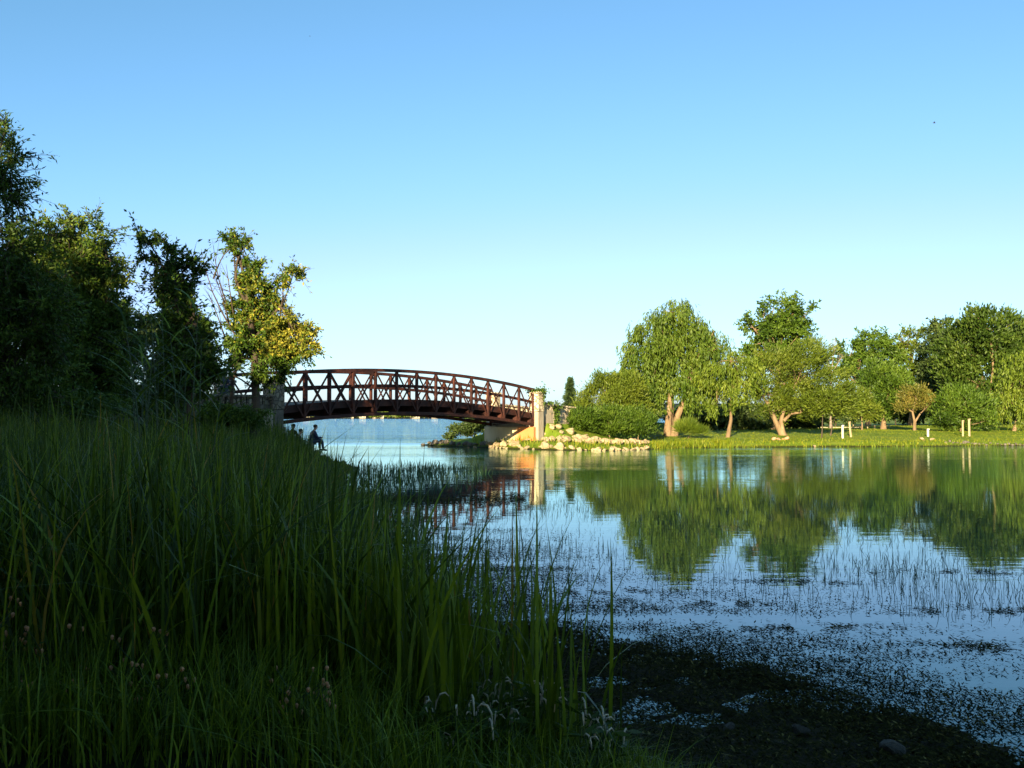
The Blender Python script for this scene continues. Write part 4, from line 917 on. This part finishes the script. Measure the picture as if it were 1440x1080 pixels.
# farther reeds up the bank
n = 42000; x = rg.uniform(-24, -1, n); y = rg.uniform(15, 43, n); dAn = sdf(x, y, A_POLY)
keep = (dAn > -0.5 * (vnoise(x, y, 2, 41))) & (np.abs(x) < 0.56 * y + 1) & (rg.random(n) < np.clip(dAn * .5 + .35, 0, 1)) & ~((y > 40) & (dAn < 2.4)) & ~((y > 37) & (dAn < 1.5) & (rg.random(n) < .6))
x, y, dAn = x[keep], y[keep], dAn[keep]; n = len(x); zt = ter(x, y)
H = np.clip(np.minimum((0.7 + 0.8 * rg.random(n)) * (0.5 + 0.5 * np.clip(dAn / 3, 0, 1)), skyline(x, y, n, rg, .02) + np.where(x / y > -.26, .5, .15) - zt), .18, 2) * np.where(y > 33, .75, 1)
field('bank_reeds', 'dark reeds and tall grass covering the left bank towards the bridge', 'reeds', x, y, H, 0.018 + 0.014 * rg.random(n), rg.normal(0, .12, n), rg.uniform(0, 6.28, n), np.abs(rg.normal(0, .25, n)), 4, np.clip(rg.random(n) * .92, 0, 1), M['reed'], rg)
n = 5200; x = rg.uniform(-14, -5.5, n); y = rg.uniform(36, 48, n); dAn = sdf(x, y, A_POLY); keep = (dAn > .25) & (rg.random(n) < .3 + .9 * vnoise(x, y, .9, 43)); x, y, dAn = x[keep], y[keep], dAn[keep]; n = len(x)
field('bank_grass', 'dark grass on the tip of the left bank under the bridge', 'grass', x, y, np.clip(.22 + .25 * dAn, .2, .75) * rg.uniform(.5, 1.1, n) * np.where((x < -8.0) & (x > -10.8) & (y < 44.6), 1.7, 1), rg.uniform(.02, .04, n), rg.normal(0, .2, n), rg.uniform(0, 6.28, n), np.abs(rg.normal(0, .3, n)), 4, rg.random(n) * .8, M['reed'], rg)
# reeds standing in the water at the edge, thinning towards the pond
n = 900; x = rg.uniform(-5, .7, n); y = rg.uniform(6, 24, n); dAn = sdf(x, y, A_POLY); keep = (dAn < 0.3) & (dAn > -1.5) & (rg.random(n) < np.clip(1 + dAn * .75, 0, 1)) & (x < 0.6); x, y = x[keep], y[keep]; n = len(x)
field('water_reeds', 'loose reeds standing in the water along the near bank', 'reeds', x, y, np.clip(skyline(x, y, n, rg, .1), .3, 1.3), 0.009 + 0.008 * rg.random(n), rg.normal(0, .14, n), rg.uniform(0, 6.28, n), np.abs(rg.normal(0, .2, n)), 6, rg.random(n) * .85, M['reed'], rg, zf=np.zeros(n))
# short coarse grass in the foreground
n = 22000; x = rg.uniform(-3.6, 1.7, n); y = rg.uniform(3.9, 6.0, n); cl = vnoise(x, y, .5, 51); bx = 0.45 + (5.6 - y) * .55 + cl * .5
keep = (x < bx) & (np.abs(x) < .56 * y + .4) & (rg.random(n) < .35 + .9 * cl); x, y = x[keep], y[keep]; bx = bx[keep]; n = len(x)
H = rg.uniform(.18, .55, n) * np.clip((bx - x) * .9 + .22, .15, 1)
field('coarse_grass', 'short coarse grass at the foot of the reeds in the foreground', 'grass', x, y, H, rg.uniform(.005, .011, n), rg.normal(0, .3, n), rg.uniform(0, 6.28, n), np.abs(rg.normal(0, .5, n)), 6, np.clip(.25 + rg.random(n) * .7, 0, 1), M['reed'], rg)
# emergent shoots in the pond
def shoots(name, label, n, x0, x1, y0, y1, hmin, hmax, wd, seed, dens, nsc=1.6):
    rg = np.random.default_rng(seed); x = rg.uniform(x0, x1, n); y = rg.uniform(y0, y1, n); keep = dens(x, y) * (0.15 + 1.5 * vnoise(x, y, nsc, seed) ** 2) > rg.random(n); x, y = x[keep], y[keep]; n = len(x)
    field(name, label, 'water plants', x, y, rg.uniform(hmin, hmax, n), wd * rg.uniform(.6, 1.3, n), rg.normal(0, .22, n), rg.uniform(0, 6.28, n), rg.normal(0, .35, n), 4, rg.random(n), M['pondgrass'], rg, zf=np.zeros(n))
shoots('pond_shoots', 'sparse green shoots standing out of the calm pond', 26000, -1.5, 12, 9.5, 26, .06, .20, .007, 61, lambda x, y: (sdf(x, y, A_POLY) < -2.0) * sstep(26, 20, y) * np.clip(.25 + .12 * (x + y * .12), .1, 1) * sstep(9, 12, y + .35 * x))
shoots('far_shoots', 'patch of short green shoots in the water below the bridge', 7000, -7, .5, 24, 39, .12, .4, .022, 62, lambda x, y: (sdf(x, y, A_POLY) < -.1) * np.clip(1.0 - np.maximum(0, (x + 2.2)) * .6, 0, 1) * sstep(39, 35, y) * sstep(24, 28, y), 2.2)
# floating weed bits
rg = np.random.default_rng(63)
def bits(name, label, P, L, W, mat, tilt, seed, cat='water plants'):
    rg = np.random.default_rng(seed); n = len(P); a = rg.uniform(0, 6.28, n); D = np.stack([np.cos(a), np.sin(a), np.abs(rg.normal(0, tilt, n))], 1)
    V, F = leaf_quads(P, D, L, W, rg); 
    Q = V.reshape(-1, 4, 3); S_ = unit(np.cross(D, [0, 0, 1.0])); md = P + D * L[:, None] * .45; Q[:, 1] = md + S_ * W[:, None] / 2 + [0, 0, .002]; Q[:, 3] = md - S_ * W[:, None] / 2
    o = np_mesh(name, Q.reshape(-1, 3), F, mat, None, {'var': np.repeat(rg.random(n), 4)}); return tag(o, label, cat, kind='stuff')
n = 420000; x = rg.uniform(-3, 7, n); y = rg.uniform(4.6, 17, n); d = -sdf(x, y, A_POLY)
cl = vnoise(x * .45, y, .45, 65) * .65 + vnoise(x * .5, y, .16, 66) * .35; wid = 1.4 + 1.7 * sstep(7, 12, y) + .5 * sstep(1, 4, x)
dens = np.clip(1.25 - d / wid, 0, 1.2) ** 2.2 + .05 * np.clip(1 - d / 5, 0, 1)
keep = (d > -.6) & (rg.random(n) < dens * np.clip(cl * 4.6 - 1.55 + np.clip(.6 - d * .9, 0, .8), 0, 1)) & (np.abs(x) < .56 * y + .5); x, y, d = x[keep], y[keep], d[keep]; n = len(x)
zz = np.maximum(ter(x, y), 0.0) + rg.uniform(.002, .014, n)
bits('floating_weed', 'dark weed and leaf litter floating along the muddy water edge', np.stack([x, y, zz], 1), rg.uniform(.012, .06, n), rg.uniform(.005, .018, n), M['debris'], .35, 67)
n = 9000; x = rg.uniform(-5.4, .3, n); y = rg.normal(23.3, 1.1, n); keep = (vnoise(x * .4, y, .6, 68) > .42) & (sdf(x, y, A_POLY) < .2) & (np.abs(y - 23.3 + .12 * (x + 2)) < 1.9); x, y = x[keep], y[keep]; n = len(x)
bits('weed_mat', 'brown raft of matted weed floating behind the reeds', np.stack([x, y, rg.uniform(.004, .03, n)], 1), rg.uniform(.04, .16, n), rg.uniform(.015, .05, n), M['debris'], .12, 69)
rg = np.random.default_rng(64); pc = np.array([(1.9, 10.2), (3.2, 11.5), (.2, 12.5), (4.6, 9.8), (2.6, 9.0), (.9, 10.9), (5.4, 12.2), (3.9, 8.3)]); pn = 9000; q = rg.integers(0, len(pc), pn)
P = np.stack([pc[q, 0] + rg.normal(0, .38, pn) * (1 + rg.random(pn)), pc[q, 1] + rg.normal(0, .13, pn), rg.uniform(.003, .012, pn)], 1)
P = P[vnoise(P[:, 0], P[:, 1], .13, 67) > .5]; pn = len(P)
bits('algae_mat', 'dark drift patches of matted algae on the calm near water', P, rg.uniform(.02, .08, pn), rg.uniform(.008, .022, pn), M['debris'], .12, 68)
# litter on the mud
n = 90000; x = rg.uniform(-.5, 3.4, n); y = rg.uniform(4.3, 9.2, n); d = sdf(x, y, A_POLY); keep = (d > -.1) & (d < 3.2) & (np.abs(x) < .56 * y + .4); x, y = x[keep], y[keep]; n = len(x)
bits('mud_litter', 'dark twigs and dead leaves strewn over the near mud', np.stack([x, y, ter(x, y) + rg.uniform(.002, .02, n)], 1), rg.uniform(.015, .06, n), rg.uniform(.004, .018, n), M['debris'], .3, 70, 'litter')
# lawn on the right shore
rg = np.random.default_rng(71); n = 210000; x = -4 + 60 * rg.random(n); y = 55 + 70 * rg.random(n) ** 1.7; d = sdf(x, y, B_POLY)
keep = (d > .12) & (x < .56 * y + 2) & (x > -.04 * y) & ~((x < 8.3) & (d < 8) & (rg.random(n) < .72)) & (rg.random(n) < .4 + vnoise(x, y, 1.2, 72)); x, y, d = x[keep], y[keep], d[keep]; n = len(x)
H = np.where(d < 1.8, rg.uniform(.08, .26, n), rg.uniform(.03, .085, n)) * (1 + .9 * (x < 14) * (d < 5)) 
field('lawn_grass', 'sunlit grass covering the far shore', 'grass', x, y, H, rg.uniform(.03, .06, n) * (.6 + y / 120), rg.normal(0, .3, n), rg.uniform(0, 6.28, n), np.abs(rg.normal(0, .3, n)), 2, rg.random(n) * .8 + .2 * vnoise(x, y, 3, 73), M['lawnblade'], rg)

# ------------------------------------------------------------------ tall canes at left, flowering plants in front
def cane(x, y, H, seed):
    rg = np.random.default_rng(seed); z = tz(x, y); root = empty('cane_plant', (x, y, z), 'tall cane with long arching leaves against the sky before the sapling', 'reed plant', 'tall arching canes')
    lx = rg.normal(0, .08); st = [(lx * t * t * H, 0, t * H - .05) for t in np.linspace(0, 1, 6)]; mb = MB(); mb.tube(st, [.012, .011, .010, .008, .006, .003], 5); mb.build('stem', M['stem'], root)
    n = 13; t = np.linspace(.25, 1, n); V, F, v = ribbons(lx * t * t * H, t * 0, t * H, rg.uniform(.35, .6, n), np.full(n, .028), rg.uniform(.5, .9, n), np.where(np.arange(n) % 2, 0, math.pi) + rg.normal(0, .5, n), rg.uniform(.5, 1.2, n), 7, rg.random(n) * .8, rg)
    np_mesh('foliage', V, F, M['reed'], root, {'var': v}); return root
cg = random.Random(12)
for k in range(16):
    px = cg.uniform(190, 300); Y = cg.uniform(10.5, 14); p = at(px, 600, Y); zz = tz(p.x, p.y); topz = at(px, cg.uniform(425, 520), Y).z; cane(p.x, p.y, topz - zz, 500 + k)

def smartweed(x, y, H, seed):
    rg = np.random.default_rng(seed); z = tz(x, y); root = empty('smartweed', (x, y, z), 'leafy weed with drooping pale flower spikes at the foot of the reeds', 'flowering weed', 'weeds with drooping pale spikes')
    mb = MB(); P = []; D = []; spikes = []
    for k in range(7):
        a = rg.uniform(0, 6.28); e = np.array([math.cos(a), math.sin(a), 0]) * rg.uniform(.05, .22) * H * 1.6; e[2] = H * rg.uniform(.75, 1); c = curve((0, 0, -.02), tuple(e), .05, 4, rg, .05); mb.tube(c, [.005, .0045, .004, .003, .002], 4, cap=False)
        for q in c[1:]:
            for _ in range(2): P.append(np.array(q)); D.append(rg.normal(size=3) * [1, 1, .3])
        spikes.append(Vector(e))
    mb.build('stem', M['stem'], root); P = np.array(P); D = np.array(D); V, F = leaf_quads(P, D, rg.uniform(.08, .16, len(P)), rg.uniform(.018, .03, len(P)), rg); np_mesh('leaves', V, F, M['green'], root, {'var': np.repeat(rg.random(len(P)) * .5, 4)})
    for e in spikes:
        a = rg.uniform(0, 6.28); d = Vector((math.cos(a), math.sin(a), 0)); L = rg.uniform(.03, .075); pts = [e, e + d * L * .3 + Vector((0, 0, L * .3)), e + d * L * .7 + Vector((0, 0, L * .2)), e + d * L - Vector((0, 0, L * .35)), e + d * L * 1.1 - Vector((0, 0, L))]
        mb = MB(); mb.tube(pts, [.002, .0045, .0052, .005, .0025], 5, cap=False); mb.build('flower_spike', M['floret'], root, True)
    return root
wg = random.Random(5)
for k in range(16):
    px = wg.choice((600, 635, 660, 690, 715, 745, 770, 800, 830, 855, 620, 680)) + wg.uniform(-14, 14); Y = wg.uniform(4.7, 5.4); p = at(px, 980, Y); smartweed(p.x, p.y, at(px, wg.uniform(955, 1030), Y).z - tz(p.x, p.y), 600 + k)
def aster(x, y, H, seed, label, group, mat='seedhead'):
    rg = np.random.default_rng(seed); z = tz(x, y); root = empty('aster_plant', (x, y, z), label, 'flowering weed', group); mb = MB(); P = []; D = []; heads = []
    main = curve((0, 0, -.02), (rg.normal() * .05, rg.normal() * .05, H * .8), .04, 5, rg); mb.tube(main, [.006, .0055, .005, .004, .003, .002], 5, cap=False)
    for k in range(14):
        q = main[rg.integers(2, 6)]; a = rg.uniform(0, 6.28); e = q + Vector((math.cos(a) * .12, math.sin(a) * .12, rg.uniform(.04, .2))); mb.tube([q, q.lerp(e, .5) - Vector((0, 0, .01)), e], [.003, .0025, .0015], 4, cap=False)
        r = rg.uniform(.007, .011); heads.append([e - Vector((0, 0, .012)), e - Vector((0, 0, .004)), e + Vector((0, 0, .004)), e + Vector((0, 0, .010)), r])
        for _ in range(3): P.append(np.array(q.lerp(e, rg.random()))); D.append(rg.normal(size=3) + [0, 0, .5])
    mb.build('stem', M['stem'], root); P = np.array(P); D = np.array(D); V, F = leaf_quads(P, D, rg.uniform(.03, .07, len(P)), rg.uniform(.008, .014, len(P)), rg); np_mesh('leaves', V, F, M['green'], root, {'var': np.repeat(rg.random(len(P)) * .5, 4)})
    for hh in heads:
        hd = MB(); r = hh[4]; hd.tube(hh[:4], [.002, r * .8, r, r * .5], 6); hd.build('flower_head', M[mat], root, True)
    return root
for k, (px, py) in enumerate(((40, 920), (70, 930), (15, 870), (20, 950), (130, 1000), (185, 930), (215, 950), (435, 1000), (150, 990), (165, 945), (200, 965), (235, 975), (445, 980), (90, 960))):
    Y = wg.uniform(4.3, 4.9); p = at(px, py, Y); aster(p.x, p.y, at(px, py - 15, Y).z - tz(p.x, p.y), 700 + k, 'dark weed with brown orange seed heads among the grass at bottom left' if px < 300 else 'dark weed with brown seed heads left of the drooping flower spikes', 'weeds with brown seed heads' if px < 300 else 'weeds with brown seed heads by the drooping spikes')
for k, (px, py) in enumerate(((290, 840), (310, 825), (270, 845), (330, 850), (120, 815), (60, 830), (250, 860), (355, 835))):
    Y = wg.uniform(5.6, 6.4); p = at(px, py, Y); aster(p.x, p.y, at(px, py - 15, Y).z - tz(p.x, p.y), 720 + k, 'weed with small whitish fluffy flowers among the dark reeds', 'weeds with whitish flowers', 'fluff')
# ------------------------------------------------------------------ people
import bmesh
def skin_obj(name, verts, edges, radii, mat, parent, sub=2):
    me = bpy.data.meshes.new(name); me.from_pydata([tuple(v) for v in verts], edges, []); me.update(); me.materials.append(mat)
    o = bpy.data.objects.new(name, me); COL.objects.link(o); o.parent = parent
    sk = o.modifiers.new('skin', 'SKIN'); sk.use_smooth_shade = True
    if not me.skin_vertices: me.skin_vertices.new(name='')
    for k, r in enumerate(radii):
        q = r if isinstance(r, tuple) else (r, r); me.skin_vertices[0].data[k].radius = q
    me.skin_vertices[0].data[0].use_root = True
    sb = o.modifiers.new('sub', 'SUBSURF'); sb.levels = sub; sb.render_levels = sub; return o
def person(loc, rz, label, J, shirt, trousers, hairm='hair', cap=None):
    """J: joints; local frame faces +Y"""
    root = empty('person', loc, label, 'person', rz=rz); g = J
    names = ['pelvis', 'waist', 'chest', 'neck0', 'neck1', 'head0', 'head1', 'headtop', 'shL', 'elL', 'wrL', 'paL', 'shR', 'elR', 'wrR', 'paR', 'hipL', 'knL', 'anL', 'toL', 'hipR', 'knR', 'anR', 'toR']
    rad = dict(pelvis=(.15, .11), waist=(.13, .10), chest=(.16, .11), neck0=.065, neck1=.055, head0=(.068, .075), head1=(.078, .092), headtop=(.045, .05), shL=.06, elL=.043, wrL=.028, paL=(.035, .018), hipL=.085, knL=.058, anL=.038, toL=.035)
    E = [('pelvis', 'waist'), ('waist', 'chest'), ('chest', 'neck0'), ('neck0', 'neck1'), ('neck1', 'head0'), ('head0', 'head1'), ('head1', 'headtop'), ('chest', 'shL'), ('shL', 'elL'), ('elL', 'wrL'), ('wrL', 'paL'), ('chest', 'shR'), ('shR', 'elR'), ('elR', 'wrR'), ('wrR', 'paR'),
         ('pelvis', 'hipL'), ('hipL', 'knL'), ('knL', 'anL'), ('anL', 'toL'), ('pelvis', 'hipR'), ('hipR', 'knR'), ('knR', 'anR'), ('anR', 'toR')]
    verts = [Vector(g[n]) for n in names]; ix = {n: k for k, n in enumerate(names)}; edges = [(ix[a], ix[b]) for a, b in E]; rads = [rad.get(n, rad.get(n[:-1] + 'L', .05)) for n in names]
    for sd_ in 'LR':        # five fingers
        wr = Vector(g['wr' + sd_]); pa = Vector(g['pa' + sd_]); d = (pa - wr).normalized(); s_ = d.cross(Vector((0, 0, 1))); s_ = s_.normalized() if s_.length > .1 else Vector((1, 0, 0)); dn = s_.cross(d)
        for f, (off, ln) in enumerate(((-.030, .062), (-.010, .072), (.010, .068), (.029, .052), (-.045, .045))):
            i = len(verts); b0 = pa + s_ * off * .7 if f < 4 else wr.lerp(pa, .4) + s_ * off * .6
            dd = d if f < 4 else (d + s_ * -.8).normalized()
            verts += [b0 + dd * ln * .5, b0 + dd * ln * .85 - dn * ln * .3]; edges += [(ix['pa' + sd_] if f < 4 else ix['wr' + sd_], i), (i, i + 1)]; rads += [.009, .0075]
    skin_obj('body', verts, edges, rads, M['skin'], root)
    def sub(name, ns, ed, extra, mat):
        vs = [Vector(g[n]) for n in ns]; ii = {n: k for k, n in enumerate(ns)}
        rs = []
        for n in ns:
            r = rad.get(n, rad.get(n[:-1] + 'L', .05)); r = r if isinstance(r, tuple) else (r, r); rs.append((r[0] + extra, r[1] + extra))
        return skin_obj(name, vs, [(ii[a], ii[b]) for a, b in ed], rs, mat, root)
    sub('jacket', ['pelvis', 'waist', 'chest', 'neck0', 'shL', 'elL', 'wrL', 'shR', 'elR', 'wrR'], [('pelvis', 'waist'), ('waist', 'chest'), ('chest', 'neck0'), ('chest', 'shL'), ('shL', 'elL'), ('elL', 'wrL'), ('chest', 'shR'), ('shR', 'elR'), ('elR', 'wrR')], .022, M[shirt])
    sub('trousers', ['pelvis', 'hipL', 'knL', 'anL', 'hipR', 'knR', 'anR'], [('pelvis', 'hipL'), ('hipL', 'knL'), ('knL', 'anL'), ('pelvis', 'hipR'), ('hipR', 'knR'), ('knR', 'anR')], .02, M[trousers])
    for sd_ in 'LR':
        an = Vector(g['an' + sd_]); to = Vector(g['to' + sd_]); skin_obj('shoe', [an - Vector((0, .03, .01)), an.lerp(to, .5) - Vector((0, 0, .01)), to + Vector((0, .03, 0))], [(0, 1), (1, 2)], [.052, .048, .04], M['blackcloth'], root)
    # face: eyes, nose, ears, mouth on the head; hair cap
    h1 = Vector(g['head1']); f = Vector(g.get('face', (0, 1, 0))).normalized(); sdv = f.cross(Vector((0, 0, 1))).normalized(); upv = sdv.cross(f)
    def blob(name, c, r, mat, s=(1, 1, 1)):
        me = bpy.data.meshes.new(name); bm = bmesh.new(); bmesh.ops.create_icosphere(bm, subdivisions=2, radius=r)
        for v in bm.verts: v.co = Vector((v.co.x * s[0], v.co.y * s[1], v.co.z * s[2]))
        bm.to_mesh(me); bm.free(); me.materials.append(mat)
        for p in me.polygons: p.use_smooth = True
        o = bpy.data.objects.new(name, me); COL.objects.link(o); o.parent = root; o.location = c; return o
    blob('nose', h1 + f * .095 - upv * .02, .014, M['skin'], (1, 1.2, 1.5))
    for k in (-1, 1): blob('eye', h1 + f * .082 + sdv * .03 * k + upv * .012, .011, M['white']); blob('ear', h1 + sdv * .080 * k - upv * .01, .022, M['skin'], (.5, .8, 1.2))
    blob('mouth', h1 + f * .082 - upv * .055, .016, M['redrock'], (1.3, .5, .4))
    blob('hair' if not cap else 'cap', h1 - f * .018 + upv * .035, .098, M[cap or hairm], (1, 1.05, .85))
    return root
SEAT = dict(pelvis=(0, 0, .10), waist=(0, .03, .25), chest=(0, .09, .45), neck0=(0, .12, .57), neck1=(0, .15, .63), head0=(0, .19, .67), head1=(0, .20, .75), headtop=(0, .19, .84),
            shL=(-.19, .10, .50), elL=(-.26, .20, .26), wrL=(-.17, .42, .24), paL=(-.14, .49, .25), shR=(.19, .10, .50), elR=(.26, .20, .26), wrR=(.17, .42, .27), paR=(.13, .49, .29),
            hipL=(-.10, .04, .08), knL=(-.18, .44, .16), anL=(-.17, .46, -.26), toL=(-.18, .62, -.31), hipR=(.10, .04, .08), knR=(.18, .44, .16), anR=(.17, .50, -.26), toR=(.18, .66, -.31))
def seat_rock(x, y, top, s):
    o = bpy.data.objects.new('rock', RD[0]); COL.objects.link(o); g = tz(x, y); h = max(.3, top - g + .15); o.scale = (s, s, h * 1.15); o.location = (x, y, top - h * .45); tag(o, 'dark boulder used as a seat on the left bank', 'rock', 'dark seat boulders on the left bank')
for px, ytop, Y, rz, sh_, tr_, lb, cp in ((438, 597, 45.2, R(-60), 'navy', 'denim', 'upright person in dark clothes sitting by the lake under the bridge, rightmost of three', None),
        (417, 603, 44.6, R(-70), 'blackcloth', 'denim', 'hunched person in black sitting between two others under the bridge', 'blackcloth'), (409, 596, 47.5, R(-30), 'greencloth', 'blackcloth', 'person in dark cap under the left end of the bridge', 'navy')):
    p = at(px, ytop, Y); hz = p.z; base = Vector((p.x, p.y, hz - .86)); person(base, rz, lb, SEAT, sh_, tr_, cap=cp); seat_rock(base.x, base.y, base.z + .02, .55)
# fishing rod of the right person
p = at(441, 612, 45.2); rod = MB(); e = at(470, 596, 47.5); rod.tube([p, p.lerp(e, .5), e], [.012, .008, .003], 5)
# cyclist on the left approach
CY = MID_L - U * 1.6; cz = 2.32
bk = empty('bicycle', (CY.x, CY.y, tz(CY.x, CY.y)), 'dark bicycle ridden along the left bridge approach', 'bicycle', rz=RZ - R(90) + math.pi)
for k in (-.52, .52):
    mb = MB(); ring = [(0, k + .33 * math.cos(a), .34 + .33 * math.sin(a)) for a in np.linspace(0, 2 * math.pi, 25)]; mb.tube(ring, [.018] * 25, 6, cap=False); wh = mb.build('wheel', M['rubber'], bk)
    mb = MB()
    for j in range(12):
        a = j * math.pi / 6; mb.tube([(0, k, .34), (0, k + .31 * math.cos(a), .34 + .31 * math.sin(a))], [.003, .003], 3, cap=False)
    mb.build('spokes', M['metal'], wh)
mb = MB()
for a, b in (((0, -.15, .85), (0, -.05, .30)), ((0, -.05, .30), (0, .38, .80)), ((0, -.13, .78), (0, .36, .86)), ((0, -.05, .30), (0, -.52, .34)), ((0, -.14, .80), (0, -.52, .34)), ((0, .36, .92), (0, .52, .34))): mb.tube([a, b], [.018, .016], 6)
mb.build('frame', M['bikepaint'], bk); mb = MB(); mb.tube([(-.27, .34, .98), (-.12, .42, .97), (0, .37, .95), (.12, .42, .97), (.27, .34, .98)], [.013] * 5, 6); mb.build('handlebar', M['metal'], bk)
mb = MB(); mb.tube([(0, -.28, .92), (0, -.15, .93), (0, -.02, .92)], [.07, .06, .02], 6); mb.build('saddle', M['blackcloth'], bk)
mb = MB(); mb.tube([(-.15, -.04, .14), (-.05, -.04, .14), (-.05, -.05, .30), (.05, -.05, .30), (.05, -.06, .46), (.15, -.06, .46)], [.014] * 6, 6); mb.build('crank', M['metal'], bk)
RIDE = dict(pelvis=(0, -.17, 1.02), waist=(0, -.08, 1.16), chest=(0, .10, 1.32), neck0=(0, .19, 1.40), neck1=(0, .23, 1.45), head0=(0, .28, 1.48), head1=(0, .31, 1.55), headtop=(0, .31, 1.64), shL=(-.18, .12, 1.34), elL=(-.25, .24, 1.14), wrL=(-.26, .34, 1.02), paL=(-.26, .39, 1.0),
            shR=(.18, .12, 1.34), elR=(.25, .24, 1.14), wrR=(.26, .34, 1.02), paR=(.26, .39, 1.0), hipL=(-.09, -.14, .98), knL=(-.12, .14, .68), anL=(-.12, -.06, .24), toL=(-.13, .07, .18), hipR=(.09, -.14, .98), knR=(.12, .22, .86), anR=(.12, -.04, .55), toR=(.13, .08, .50))
person(bk.location, bk.rotation_euler.z, 'person in dark blue leaning forward on a bicycle at the left bridge approach', RIDE, 'navy', 'denim', cap='blackcloth')
# ------------------------------------------------------------------ birds
def bird(px, py, Y, span, rz, label):
    p = at(px, py, Y); root = empty('flying_bird', p, label, 'bird', rz=rz)
    mb = MB(); mb.tube([(0, -.24 * span, 0), (0, -.12 * span, .01), (0, .05 * span, 0), (0, .2 * span, .02), (0, .27 * span, .02)], [.02 * span, .05 * span, .07 * span, .045 * span, .01 * span], 8); mb.build('body', M['feather'], root, True)
    for s in (-1, 1):
        mb = MB(); a = [(0, .10, .02), (0, -.06, .02), (s * .26, -.05, .16), (s * .26, .11, .17), (s * .52, -.10, .10), (s * .50, -.02, .11)]; a = [Vector(q) * span for q in a]; t = Vector((0, 0, .012 * span))
        mb.hexa([a[0] - t, a[1] - t, a[2] - t, a[3] - t, a[0] + t, a[1] + t, a[2] + t, a[3] + t]); mb.hexa([a[3] - t, a[2] - t, a[4] - t * .5, a[5] - t * .5, a[3] + t, a[2] + t, a[4] + t * .5, a[5] + t * .5]); mb.build('wing', M['feather'], root)
bird(1314, 173, 60, .36, R(70), 'tiny dark bird high in the sky above the great maple')
bird(436, 51, 110, .28, R(60), 'faint tiny bird near the top of the sky above the bridge')
